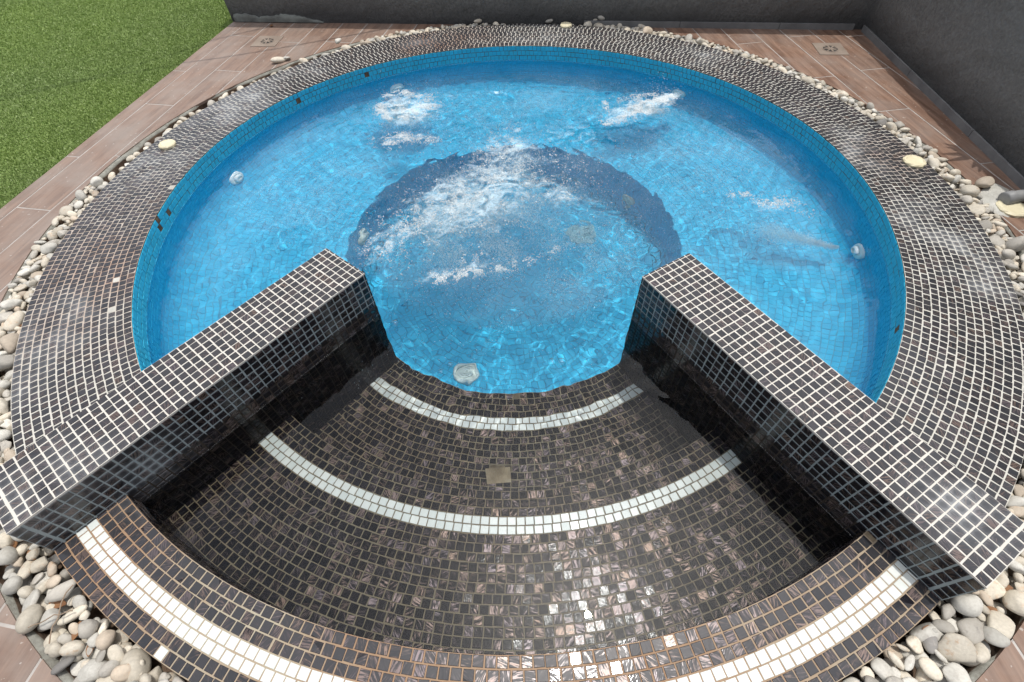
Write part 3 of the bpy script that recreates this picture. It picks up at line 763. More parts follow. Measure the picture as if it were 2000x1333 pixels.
# ================================================================== POOL
pool = empty('spa_pool', (0, 0, Z_FLOOR)); tag(pool, 'round pool basin lined with blue mosaic tiles, its bench and foot well under bubbling water', 'pool')
CV = 6.5; ZC = Z_BENCH+CV       # the wall runs out into the bench in a cove
tt_ = np.linspace(A0, A1, 320); Pc = np.zeros((320, 14, 3)); rr_ = r_rim(tt_)
Pc[:, 0] = np.stack([(rr_+.02)*np.cos(tt_), (rr_+.02)*np.sin(tt_), np.full(320, Z_RIM_IN-0.1)], 1)
for j in range(13):
    f_ = j/12*PI/2; r_ = rr_-CV+CV*math.cos(f_); Pc[:, j+1] = np.stack([r_*np.cos(tt_), r_*np.sin(tt_), np.full(320, ZC-CV*math.sin(f_))], 1)
m = MB(); m.grid(Pc, True); w_o = m.build('basin_wall', M['g_pool'], pool, smooth=True)
tb0, tb1 = math.radians(-56.0), math.radians(-133.2)+2*PI
m = MB(); m.grid(flat_sector(R_FOOT, lambda t: r_rim(t)-CV+0.3, Z_BENCH-0.01, tb0, tb1, 200), True); m.build('bench', M['g_pool'], pool, smooth=True)
m = MB(); m.grid(cyl(R_FOOT, Z_FLOOR-0.1, Z_BENCH, tb0, tb1, 200)); m.build('foot_well', M['g_pool'], pool, smooth=True)
m = MB(); m.grid(flat_sector(0.01, R_FOOT+0.3, Z_FLOOR, 0, 2*PI, 160), True); m.build('basin_floor', M['g_pool'], pool)
T = Tiles()
for k in range(9):
    z = Z_RIM_IN-0.12-0.5-k*1.0
    wall_row(T, r_rim, z, A0-0.03, A1+0.03, pitch=1.0, b=0.455, a=0.46)
def cove_rows(rfun, rad, zc, t0, t1, n):
    for k in range(n):
        f_ = (k+0.5)/n*PI/2; rm = float(np.mean(rfun(np.array([t0, t1]))))-rad+rad*math.cos(f_)
        m_ = int((t1-t0)*rm/1.0); t = t0+(np.arange(m_)+rng.random())*(1.0/rm); r_ = rfun(t)-rad+rad*math.cos(f_)
        c = np.stack([r_*np.cos(t), r_*np.sin(t), np.full(m_, zc-rad*math.sin(f_))], 1)
        N = np.stack([-np.cos(t)*math.cos(f_), -np.sin(t)*math.cos(f_), np.full(m_, math.sin(f_))], 1); U = np.stack([-np.sin(t), np.cos(t), 0*t], 1)
        T.add(c, U, np.cross(N, U), N, 0.46, 0.455)
cove_rows(r_rim, CV, ZC, A0, A1, 10)
cove_rows(lambda t: np.full_like(np.asarray(t, float), R_FOOT), 4.0, Z_FLOOR+4, tb0, tb1, 6)
r = R_FOOT+0.5
while r < 58:
    ring_row(T, r, Z_BENCH, tb0, tb1, a=0.47, b=0.465, keep=lambda x, y: (np.hypot(x, y) < r_rim(np.arctan2(y, x))-CV+0.2) & np.where(y < 0, np.where(x < 0, behind(DL, x, y) > 5, behind(DR, x, y) > 5), True)); r += 1.02
for k in range(10): wall_row(T, lambda t: np.full_like(np.asarray(t, float), R_FOOT), Z_BENCH-0.5-k*1.02, tb0, tb1, a=0.46, b=0.46)
r = 0.7
while r < R_FOOT: ring_row(T, r, Z_FLOOR, 0, 2*PI-0.5/r, a=0.46, b=0.46); r += 1.02
def at_rim(x, y, k): t = math.atan2(y, x); rr = float(r_rim(t)); return (rr*math.cos(t), rr*math.sin(t), Z_RIM_IN-0.62-k)
gone = [at_rim(-44, 37, 0.9), at_rim(-31.5, 49, 0.9), at_rim(-56.5, 0.9, 1), at_rim(-57, -2.8, 0), at_rim(-57, -3.2, 1), at_rim(49, -31, 1)]
sockets(T.drop(gone, 0.5), pool, 'shadebed')
build_tiles(T, M['blue'], pool, key='blue')

# jets, lamps and suction covers
def nozzle(name, pos, nrm, r=1.35, parent=pool, eye=True):
    u, v, w = frame_from(nrm); Rm = np.stack([u, v, w], 1)
    prof = [(r*0.98, -0.2), (r, 0.25), (r*0.92, 0.5), (r*0.62, 0.62), (r*0.58, 0.45)]
    V, Q = lathe(prof, 24); m = MB(); m.add(V @ Rm.T+np.array(pos), Q); f = m.build(name, M['plastic'] if eye else M['aged'], parent, smooth=True)
    if eye:
        V, Q = lathe([(r*0.58, 0.35), (r*0.6, 0.8), (r*0.48, 1.15), (r*0.26, 1.35), (r*0.24, 1.0), (0.01, 0.98)], 20)
        m = MB(); m.add(V @ Rm.T+np.array(pos), Q); m.build('eyeball', M['plastic'], f, smooth=True)
    else:
        V, Q = lathe([(r*0.6, 0.42), (r*0.3, 0.7), (0.01, 0.76)], 24); m = MB(); m.add(V @ Rm.T+np.array(pos), Q); m.build('cover', M['aged'], f, smooth=True)
    return f
for x, y, z in ((-51.8, 17.6, -16.2), (54.9, -9.8, -15.4), (37.6, 39.8, -13.2), (-24.3, 48.8, -15.0)):
    t = math.atan2(y, x); sf = min(1, max(0, (ZC-z)/CV)); cf = math.sqrt(1-sf*sf); rr = float(r_rim(t))-CV+CV*cf
    nozzle('jet_nozzle', (rr*math.cos(t), rr*math.sin(t), z), (-math.cos(t)*cf, -math.sin(t)*cf, sf), 1.7)
for x, y, z in ((24.8, 16.8, -29.5), (29.4, -6.2, -24.5), (-29.3, 6.5, -26.0)):
    t = math.atan2(y, x); nozzle('well_nozzle', (29.9*math.cos(t), 29.9*math.sin(t), z), (-math.cos(t), -math.sin(t), 0), 1.7, eye=False)
def grille(x, y, r, mat):
    z = Z_FLOOR+0.12; m = MB()
    V, Q = lathe([(r, -0.1), (r, 0.25), (r*0.86, 0.36), (r*0.84, 0.2)], 28, (x, y, z)); m.add(V, Q); f = m.build('suction_cover', M[mat], pool, smooth=True)
    for k in range(3):
        rr = r*(0.68-0.22*k); m = MB(); V, Q = lathe([(rr, 0.1), (rr, 0.3), (rr-r*0.13, 0.3), (rr-r*0.13, 0.1)], 24, (x, y, z)); m.add(V, Q); m.build('grille_ring', M[mat], f)
    m = MB(); V, Q = lathe([(r*0.84, 0.08), (0.01, 0.08)], 24, (x, y, z)); m.add(V, Q); m.build('grille_plate', M[mat], f)
grille(-9.0, -20.9, 2.1, 'lamp'); grille(14.8, 11.5, 2.8, 'tint')
# ------------------------------------------------------------------ coping ring
cop = empty('pool_coping', (0, 0, Z_BED)); tag(cop, 'wide ring of small black mosaic tiles with white grout round the pool rim', 'coping')
m = MB()
m.grid(flat_sector(r_rim, R_OUT, Z_RIM_OUT, A0, A1, 360, zi=Z_RIM_IN, m=4), True)
m.grid(cyl(R_OUT, Z_BED-1, Z_RIM_OUT, A0, A1, 360), True)
m.build('mortar_bed', M['g_coping'], cop, smooth=False)
T = Tiles(); NR = 14
for i in range(NR):
    f = lambda t, i=i: r_rim(t)+(R_OUT-r_rim(t))*(i+0.5)/NR
    rm = 57.4+(R_OUT-57.4)*(i+0.5)/NR; z = Z_RIM_IN+(Z_RIM_OUT-Z_RIM_IN)*(i+0.5)/NR
    ring_row(T, rm, z, A0, A1, rfun=f, keep=keep_ring, pitch=1.03, a=0.43, b=0.415 if i else 0.46)
for k in range(3): wall_row(T, lambda t: np.full_like(np.asarray(t, float), R_OUT), Z_RIM_OUT-0.62-k*1.02, A0, A1, inward=False, pitch=1.03)
sockets(T.drop([(-56.9, -16.9, -4.8), (-55.0, -22.0, -4.8), (-57.4, 5.4, -4.8)], 0.4), cop, 'splat')
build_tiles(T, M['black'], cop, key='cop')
# round yellowed caps set into the coping (water jets' covers) - things of their own
def cap(x, y, z, r, label, name='round_cap', group=None, ry=None):
    e = empty(name, (x, y, z)); tag(e, label, 'cover')
    prof = [(r*0.98, -0.1), (r, 0.25), (r*0.9, 0.42), (r*0.72, 0.48)]
    V, Q = lathe(prof, 28, (x, y, z)); m = MB(); a = np.arctan2(V[:, 1]-y, V[:, 0]-x)
    k = 1+0.025*np.sign(np.sin(a*14)); V[:, 0] = x+(V[:, 0]-x)*k; V[:, 1] = y+(V[:, 1]-y)*k
    m.add(V, Q); m.build('rim', M['cream'], e)
    V, Q = lathe([(r*0.72, 0.47), (r*0.6, 0.40), (r*0.3, 0.44), (0.01, 0.45)], 28, (x, y, z)); m = MB(); m.add(V, Q); m.build('lid', M['cream'], e, smooth=True)
cap(-64.4, 19.5, -5.0, 1.5, 'round cream plastic cap on the left part of the black tiled coping')
cap(68.8, 4.0, -5.25, 1.75, 'round cream plastic cap on the right part of the black tiled coping')
cap(16.1, 68.4, -5.3, 1.5, 'round cream plastic cap at the far edge of the black tiled coping')
cap(78.6, -7.8, -6.4, 2.2, 'large round cream plastic cap on the deck below the grey pipe')

# ------------------------------------------------------------------ dividing walls
def divider(D, label, key):
    e = empty('dividing_wall', (D['o'][0], D['o'][1], Z_FLOOR)); tag(e, label, 'wall')
    o, d, nv, w, L = D['o'], D['d'], D['n'], D['w'], D['len']; m = MB()
    o2 = o+d*0.02
    P = lambda s, q, z: (o2[0]+d[0]*s+nv[0]*q, o2[1]+d[1]*s+nv[1]*q, z)
    zb = Z_FLOOR-0.5
    ns_ = 40; ss = np.linspace(0, L, ns_)
    m.grid(np.array([[P(s, 0, 0), P(s, w, 0)] for s in ss]), d[0]*nv[1]-d[1]*nv[0] < 0)
    m.grid(np.array([[P(s, 0, zb), P(s, 0, 0)] for s in ss])); m.grid(np.array([[P(s, w, zb), P(s, w, 0)] for s in ss]))
    m.grid(np.array([[P(0, q, zb), P(0, q, 0)] for q in (0, w)])); m.grid(np.array([[P(L, q, -11), P(L, q, 0)] for q in (0, w)]))
    m.build('mortar_core', M['g_divider'], e)
    T = Tiles(); TB = Tiles()
    d3, n3, up = np.array([d[0], d[1], 0]), np.array([nv[0], nv[1], 0]), np.array([0, 0, 1.0])
    ux, vx = (d3, n3) if np.cross(d3, n3)[2] > 0 else (n3, d3)
    sgn = np.cross(d3, n3)[2]
    cols_ = [0.13+0.0] ; off = 0.26; nc = int(L-off-1.0)
    widths = [(0.12, 0.11)]+[(off+0.5+k*(L-off-1.12)/nc, 0.5*(L-off-1.12)/nc-0.075) for k in range(nc)]+[(L-0.5, 0.43)]
    rows_ = [(0.5+j, 0.425) for j in range(7)]+[(7.0+0.42, 0.36)]
    for s, a in widths:
        for q, b in rows_:
            if sgn > 0: T.add(P(s, q, 0), d3, n3, up, a, b)
            else: T.add(P(s, q, 0), n3, d3, up, b, a)
    # front face (entry side) rows
    nf = -n3
    for s, a in widths:
        for k in range(26):
            z = -0.14-0.5-k*1.02; x, y, _ = P(s, 0, z); r = math.hypot(x, y)
            floor_z = Z_SILL if r > R_SILL+0.3 else (Z_STEP1 if r > R_E1 else Z_STEP2)
            if z < floor_z-0.2: break
            uu = np.cross(up, nf)
            T.add((x, y, z), uu, up, nf, a, 0.43)
    # inner end face
    for q, b in rows_:
        for k in range(30):
            z = -0.14-0.5-k*1.02; uu = np.cross(up, -d3); T.add(P(0, q, z), uu, up, -d3, b, 0.43)
    # pool side face
    for s, a in widths:
        for k in range(20):
            z = -0.14-0.5-k*1.02; x, y, _ = P(s, w, z); r = math.hypot(x, y)
            if r > 57 and z < -5: break
            (T if z > Z_WATER-1 else TB).add((x, y, z), np.cross(up, n3), up, n3, a, 0.43)
    # outer end
    for q, b in rows_:
        for k in range(9):
            z = -0.14-0.5-k*1.02; T.add(P(L, q, z), np.cross(up, d3), up, d3, b, 0.43)
    build_tiles(T, M['black'], e, key='div')
    build_tiles(TB, M['blue'], e, nsingle=0, stuff='blue_mosaic_tiles', key='blue')
divider(DL, 'black mosaic dividing wall left of the entry steps, white grout on its top', 'L')
divider(DR, 'black mosaic dividing wall right of the entry steps, white grout on its top', 'R')

# ------------------------------------------------------------------ entry: sill and two steps
ent = empty('entry_steps', (0, -50, Z_STEP2)); tag(ent, 'curved black mosaic entry steps with three double bands of white tiles', 'steps')
e0, e1 = math.radians(-133.0), math.radians(-56.5)
m = MB(); m.grid(flat_sector(R_SILL, R_OUT, Z_SILL, e0, e1, 120, m=4), True); m.grid(cyl(R_OUT, Z_BED-1, Z_SILL, e0, e1, 120), True)
m.grid(cyl(R_SILL, Z_STEP1, Z_SILL, e0, e1, 120)); m.build('sill', M['g_entry'], ent)
m = MB(); m.grid(flat_sector(R_E1, R_SILL+0.1, Z_STEP1, e0-.05, e1+.05, 120, m=4), True); m.grid(cyl(R_E1, Z_STEP2, Z_STEP1, e0-.05, e1+.05, 120)); m.build('upper_step', M['g_entry'], ent)
m = MB(); m.grid(flat_sector(R_E2, R_E1+0.1, Z_STEP2, e0-.1, e1+.1, 120, m=4), True); m.grid(cyl(R_E2, Z_FLOOR, Z_STEP2, e0-.1, e1+.1, 120)); m.build('lower_step', M['g_entry'], ent)
TBk, TW, TBl = Tiles(), Tiles(), Tiles()
def band(rows, z, white, dr=1.0, jitter_phase=True):
    for i, r in enumerate(rows):
        ring_row(TW if i in white else TBk, r, z, e0, e1, keep=keep_entry, pitch=1.035, a=0.455, b=0.445)
p_ = (R_OUT-R_SILL)/7; band([R_SILL+p_*(i+0.5) for i in range(7)], Z_SILL, (3, 4))
p_ = (R_SILL-R_E1)/17; band([R_E1+p_*(i+0.5) for i in range(17)], Z_STEP1, (3, 4))
p_ = (R_E1-R_E2)/17; band([R_E2+p_*(i+0.5) for i in range(17)], Z_STEP2, (4, 5))
cr = lambda R: (lambda t: np.full_like(np.asarray(t, float), R))
for k in range(9): wall_row(TBk, cr(R_SILL), Z_SILL-0.62-k*1.03, e0, e1, keep=keep_entry, pitch=1.03)
for k in range(9): wall_row(TBk, cr(R_E1), Z_STEP1-0.62-k*1.03, e0, e1, keep=keep_entry, pitch=1.03)
for k in range(3): wall_row(TBk, cr(R_OUT), Z_SILL-0.62-k*1.03, e0, e1, inward=False, keep=keep_entry, pitch=1.03)
for k in range(9): wall_row(TBl, cr(R_E2), Z_STEP2-0.62-k*1.03, e0, e1, keep=keep_entry, pitch=1.03)
gone = TBk.drop([(-3.4, -41.7, Z_STEP2), (-4.4, -41.5, Z_STEP2), (-2.4, -41.8, Z_STEP2), (-3.9, -42.7, Z_STEP2), (-2.8, -42.8, Z_STEP2), (-4.9, -42.6, Z_STEP2),
                 (-0.6, -30.1, Z_STEP2), (-12.5, -63.0, Z_SILL), (34.3, -55.2, Z_SILL), (-5.6, -44.9, Z_STEP2)], 0.4)
sockets(gone, ent)
# one white tile mended into the outer black course near the left corner
c_, u_, v_, n_, a_, b_ = TBk.arrays(); i = int(np.argmin(np.linalg.norm(c_-np.array([-32.3, -62.9, Z_SILL]), axis=1)))
TW.add(c_[i], u_[i], v_[i], n_[i], 0.45, 0.44); TBk.drop([c_[i]], 0.3)
build_tiles(TBk, M['black'], ent, key='ent')
build_tiles(TW, M['white'], ent, name='white_tile', stuff='white_mosaic_tiles', key='wht', jit=0.6)
build_tiles(TBl, M['blue'], ent, nsingle=0, stuff='blue_mosaic_tiles', key='blue')
m = MB(); m.box((-3.5, -42.2, Z_STEP2+0.04), (1, 0.05, 0), (-0.05, 1, 0), (0, 0, 1), 1.7, 1.05, 0.05); m.build('mortar_patch', M['patch'], ent)

# ================================================================== WATER
def gnoise(x, y, seed):
    """smooth value noise on the plane, numpy"""
    r = np.random.default_rng(seed); G = r.normal(0, 1, (256, 256))
    xi = np.floor(x).astype(int); yi = np.floor(y).astype(int); fx = x-xi; fy = y-yi
    fx = fx*fx*fx*(fx*(fx*6-15)+10); fy = fy*fy*fy*(fy*(fy*6-15)+10)
    g = lambda a, b: G[a % 256, b % 256]
    return (g(xi, yi)*(1-fx)+g(xi+1, yi)*fx)*(1-fy)+(g(xi, yi+1)*(1-fx)+g(xi+1, yi+1)*fx)*fy
BOIL = [(-23, 37, 8, 1.0), (27, 31, 8, 1.0), (-1, 8, 15, 0.9), (-10, -3, 10, 0.8), (40, -2, 9, 0.35), (6, 17, 10, 0.6), (8, -3, 7, 0.6)]
def activity(x, y):
    a = 0.25+0*x
    for bx, by, br, k in BOIL: a = a+k*np.exp(-((x-bx)**2+(y-by)**2)/(2*(br*0.75)**2))
    r = np.hypot(x, y); calm = np.where(y < -24, np.clip((r-30)/22, 0, 1), 0)
    a = a*(1-0.93*calm); edge = np.clip((r-40)/16, 0, 1)*np.where(y > -24, 1, 0)
    return np.minimum(a, 1.35)*(1-0.55*edge)
def wave(x, y):
    A = activity(x, y); z = 0*x
    k = 1.0
    wx, wy = x+1.3*gnoise(x/7+3, y/7, 31), y+1.3*gnoise(x/7, y/7+9, 32)
    for lam, amp, sd_ in ((9.0, 0.20, 1), (4.6, 0.15, 2), (2.4, 0.088, 3), (1.25, 0.052, 4), (0.75, 0.018, 5)):
        c, s = math.cos(sd_*1.7), math.sin(sd_*1.7); X, Y = wx*c-wy*s, wx*s+wy*c
        z = z+amp*(1-np.abs(gnoise(X/lam+sd_*7, Y/(lam*0.8), 40+sd_))*0.6)*gnoise(X/lam, Y/(lam*0.75), 50+sd_)
    z = z*A*0.92
    # rings running out from the jets
    for bx, by, br, kk in BOIL[:3]:
        r = np.hypot(x-bx, y-by); z = z+0.03*kk*np.sin(r*2.2)*np.exp(-r/16)
    z = z+(0.02*np.sin(x*1.1+y*0.7+gnoise(x/5, y/5, 9)*2)+0.012*np.sin(-x*1.9+y*1.6))*np.clip((y+52)/30, 0.12, 1)
    for bx, by, br, kk in BOIL[:2]: z = z+(0.5+0.35*gnoise(x/1.6, y/1.6, 61)+0.15*gnoise(x/0.7, y/0.7, 62))*np.exp(-((x-bx)**2+(y-by)**2)/(2*3.6**2))
    return z
def water():
    st = 0.27; xs = np.arange(-60, 60, st); ys = np.arange(-66, 60, st); X, Y = np.meshgrid(xs, ys, indexing='ij')
    inside = ((np.hypot(X, Y) < r_rim(np.arctan2(Y, X))+0.5) & ((entry_side(X, Y) < 0) | (np.hypot(X, Y) < 32))) | ((entry_side(X, Y) > -3) & (np.hypot(X, Y) < R_SILL+0.5))
    Z = Z_WATER+wave(X, Y)
    c = inside[:-1, :-1] & inside[1:, :-1] & inside[1:, 1:] & inside[:-1, 1:]
    I = np.arange(X.size).reshape(X.shape); q = np.stack([I[:-1, :-1], I[1:, :-1], I[1:, 1:], I[:-1, 1:]], -1)[c]
    used = np.unique(q); rm = -np.ones(X.size, int); rm[used] = np.arange(len(used))
    V = np.stack([X.ravel()[used], Y.ravel()[used], Z.ravel()[used]], 1)
    o = obj('water', mesh_np('water', V, rm[q], smooth=True), M['water']); tag(o, kind='structure')
    o.cycles.is_caustics_caster = True
    return o
water()

def meniscus():
    m = MB(); n = 700; t = np.linspace(A0, A1, n); r = r_rim(t)-0.06; x, y = r*np.cos(t), r*np.sin(t)
    V, Q = tube(np.stack([x, y, Z_WATER+wave(x, y)+0.05], 1), 0.07, 6); m.add(V, Q)
    for D in (DL, DR):
        s_ = np.linspace(0.05, 41.0, 240); x = D['o'][0]+D['d'][0]*s_-D['n'][0]*0.06; y = D['o'][1]+D['d'][1]*s_-D['n'][1]*0.06
        V, Q = tube(np.stack([x, y, Z_WATER+wave(x, y)+0.05], 1), 0.07, 6); m.add(V, Q)
    o = m.build('water_line', M['bubble'], smooth=True); tag(o, kind='structure')
# bubbles and foam
def octa(n_sub=0):
    V = np.array([(1, 0, 0), (-1, 0, 0), (0, 1, 0), (0, -1, 0), (0, 0, 1), (0, 0, -1)], float)
    T = np.array([(0, 2, 4), (2, 1, 4), (1, 3, 4), (3, 0, 4), (2, 0, 5), (1, 2, 5), (3, 1, 5), (0, 3, 5)])
    for _ in range(n_sub):
        new = []; Vl = list(map(tuple, V)); idx = {v: i for i, v in enumerate(Vl)}
        def mid(a, b):
            p = (V[a]+V[b]); p = tuple(p/np.linalg.norm(p))
            if p not in idx: idx[p] = len(Vl); Vl.append(p)
            return idx[p]
        for a, b, c in T:
            ab, bc, ca = mid(a, b), mid(b, c), mid(c, a); new += [(a, ab, ca), (ab, b, bc), (ca, bc, c), (ab, bc, ca)]
        V = np.array(Vl); T = np.array(new)
    return V, T
def scatter(name, C, R, mat, sub=0, squash=1.0, kind='stuff', smooth=True):
    V0, T0 = octa(max(sub, 0)); N = len(C)
    if sub < 0: V0 = np.array([(1, 1, 1), (1, -1, -1), (-1, 1, -1), (-1, -1, 1)], float)*0.62; T0 = np.array([(0, 1, 2), (0, 3, 1), (0, 2, 3), (1, 3, 2)])
    a = rng.random(N)*6.28; ca, sa = np.cos(a), np.sin(a)
    V = V0[None]*R[:, None, None]; V = np.stack([V[..., 0]*ca[:, None]-V[..., 1]*sa[:, None], V[..., 0]*sa[:, None]+V[..., 1]*ca[:, None], V[..., 2]*squash], -1)+C[:, None]
    T = (T0[None]+(np.arange(N)*len(V0))[:, None, None]).reshape(-1, 3)
    o = obj(name, mesh_np(name, V.reshape(-1, 3), None, T, smooth), mat)
    if kind: o['kind'] = kind
    return o
# streaks of froth: (x0, y0, x1, y1, width, number)
STREAK = [(-21.5, -10, -17, -4.5, 3.5, 1300), (-17, -4.5, -8, 3, 4.5, 2600), (-8, 3, -3, 10, 5.0, 3000), (-3, 10, 1.5, 23, 4.5, 2400), (1, 12, 9, 3, 3.2, 1300),
          (-12.5, -16.3, -5.5, -15.0, 0.9, 900), (-5.5, -15, 0.5, -13.8, 0.9, 500), (0.5, -13.8, 8, -10, 1.0, 260), (-23, -3, -14, 2, 3.0, 700), (-8, -6, 0, 0, 5.0, 900),
          (-26.5, 41, -22, 42.5, 1.1, 800), (-27.5, 37, -25.5, 32, 0.9, 700), (-25, 31.5, -19, 31.5, 0.9, 800), (-22, 42, -15.5, 40, 1.0, 500), (-18, 34, -14, 37, 0.9, 350), (-23, 25, -14, 22, 1.5, 700), (-25, 24, -22, 20, 1.2, 400),
          (36.5, 36.5, 33, 34.5, 0.9, 500), (33, 34.5, 28, 31, 1.2, 700), (28, 30, 20, 25.5, 1.0, 600), (33, 37, 24, 35, 0.9, 420), (21, 35, 21, 31, 0.6, 260), (19, 29.5, 20, 25, 0.6, 240), (26, 28.5, 30, 29.5, 1.0, 280),
          (37.5, 0.8, 41, 1.0, 0.7, 180), (41, -1.5, 46.5, -2.5, 1.2, 320), (44, -0.5, 49, -5, 1.4, 160), (6, 16, 14, 11, 3.5, 500), (9, 4, 16, 8, 2.4, 200)]
def froth():
    C = []; R = []
    for x0, y0, x1, y1, w, n in STREAK:
        n = int(n*2.0); w = w*1.15; s = rng.random(n); x = x0+(x1-x0)*s+rng.normal(0, w*0.55, n); y = y0+(y1-y0)*s+rng.normal(0, w*0.55, n)
        g_ = gnoise(x/1.1, y/1.1, 71)+0.6*gnoise(x/0.45, y/0.45, 72); k = g_+rng.normal(0, 0.25, n) > (0.25 if w > 2 else -0.2)
        x, y = x[k], y[k]; z = Z_WATER+wave(x, y); r = np.clip(rng.lognormal(-2.75, 0.42, len(x)), 0.035, 0.19)
        C.append(np.stack([x, y, z+r*0.2], 1)); R.append(r)
    for cx, cy, ax, sx, sy, n, th_ in ((-21, 35.5, 0.2, 5.2, 4.6, 15000, 0.25), (28, 31, 0.55, 7.5, 3.0, 13000, 0.15), (34.3, 35.2, 0.5, 2.2, 1.5, 3500, -0.4), (-22.5, 23.5, 0.1, 4.5, 2.2, 3000, 0.5), (-7, 4, 0.75, 12.5, 8.5, 15000, 0.65), (0, 17, 1.3, 9, 5.5, 6500, 0.7), (8, 4, -0.6, 7.5, 4, 3500, 0.8), (-9, -13, 0.25, 7, 2.6, 2600, 0.8), (45, -2, 0, 4.5, 2.6, 1600, 0.6)):
        p_, q_ = rng.normal(0, 0.6, n)*sx, rng.normal(0, 0.6, n)*sy; x = cx+p_*math.cos(ax)-q_*math.sin(ax); y = cy+p_*math.sin(ax)+q_*math.cos(ax)
        g_ = 0.9*gnoise(x/2.3, y/1.7, 91)+0.8*gnoise(x/1.0, y/0.8, 92)+0.6*gnoise(x/0.45, y/0.4, 93)-((p_/sx)**2+(q_/sy)**2)*0.45
        k = g_ > th_-0.2+rng.normal(0, 0.18, n); x, y = x[k], y[k]; r = np.clip(rng.lognormal(-2.85, 0.36, len(x)), 0.035, 0.15)
        C.append(np.stack([x, y, Z_WATER+wave(x, y)+r*0.25], 1)); R.append(r)
    n = 2600; a = rng.random(n)*6.28; q = rng.random(n)**0.6*46; x, y = q*np.cos(a), q*np.sin(a)
    k = (activity(x, y) > 0.42) & (entry_side(x, y) < 3) | ((np.hypot(x, y) < 24) & (rng.random(n) < 0.3)); x, y = x[k], y[k]
    r = np.clip(rng.lognormal(-2.7, 0.4, len(x)), 0.035, 0.16); C.append(np.stack([x, y, Z_WATER+wave(x, y)+r*0.3], 1)); R.append(r)
    C = np.concatenate(C); R = np.concatenate(R)
    o = scatter('foam', C, R, M['foam'], 0); tag(o, 'white froth and small bubbles floating on the churning blue water', 'foam')
froth()
CHURN = [(-21, 34.8, 0.2, 5.8, 5.2, 1.2), (28, 31, 0.55, 7.5, 2.9, 1.2), (34.6, 35.4, 0.5, 2.4, 1.5, 1.4), (-20, 23, 0.1, 5.5, 2.0, 0.75), (-6, 4, 0.75, 14.5, 10, 0.74), (0, 17, 1.3, 9, 5, 0.65), (8, 3, -0.6, 8, 4, 0.6), (-9, -14.6, 0.22, 6, 1.6, 0.75), (-20, -7, 0.9, 6, 3, 0.7), (14, 22, 0, 10, 5, 0.35), (44, -2, 0.1, 6, 2.2, 0.45)]
def churn_film():
    st = 0.22; xs = np.arange(-57, 57, st); ys = np.arange(-44, 57, st); X, Y = np.meshgrid(xs, ys, indexing='ij'); A = 0*X
    wx, wy = X+1.6*gnoise(X/3.1, Y/3.1, 201), Y+1.6*gnoise(X/3.1+7, Y/3.1, 202)
    for cx, cy, ax, sx, sy, k in CHURN:
        p_ = (X-cx)*math.cos(ax)+(Y-cy)*math.sin(ax); q_ = -(X-cx)*math.sin(ax)+(Y-cy)*math.cos(ax)
        A = np.maximum(A, k*np.exp(-0.9*((p_/sx)**2+(q_/sy)**2)))
    g = 0.45*gnoise(wx/3.0, wy/2.0, 203)+0.42*gnoise(wx/1.3, wy/0.9, 204)+0.30*gnoise(wx/0.55, wy/0.45, 205)
    rad_ = np.hypot(X, Y); pool_ = np.clip((r_rim(np.arctan2(Y, X))-0.6-rad_)/9, 0, 1)*np.where(entry_side(X, Y) > -9, np.clip((27-rad_)/3, 0, 1), 1)
    milk = 0.06*pool_*(1+0.35*gnoise(wx/9, wy/7, 206)+0.2*gnoise(wx/2.5, wy/1.8, 207))
    A = np.clip(np.maximum(A*0.9-0.28+g*0.42*np.minimum(A*2.2, 1), milk), 0, 0.85)
    Z = Z_WATER+wave(X, Y)+0.035; I = np.arange(X.size).reshape(X.shape)
    q = np.stack([I[:-1, :-1], I[1:, :-1], I[1:, 1:], I[:-1, 1:]], -1); amax = np.maximum.reduce([A[:-1, :-1], A[1:, :-1], A[1:, 1:], A[:-1, 1:]]); q = q[amax > 0.008]
    used = np.unique(q); rm = -np.ones(X.size, int); rm[used] = np.arange(len(used)); a_ = A.ravel()[used]
    V = np.stack([X.ravel()[used], Y.ravel()[used], Z.ravel()[used]], 1)
    o = obj('churned_foam', mesh_np('churned_foam', V, rm[q], smooth=True, rnd=np.stack([a_, a_, a_], 1)), M['churn'])
    tag(o, 'thin milky sheet of foam churned up by the jets', 'foam', kind='stuff')
churn_film()
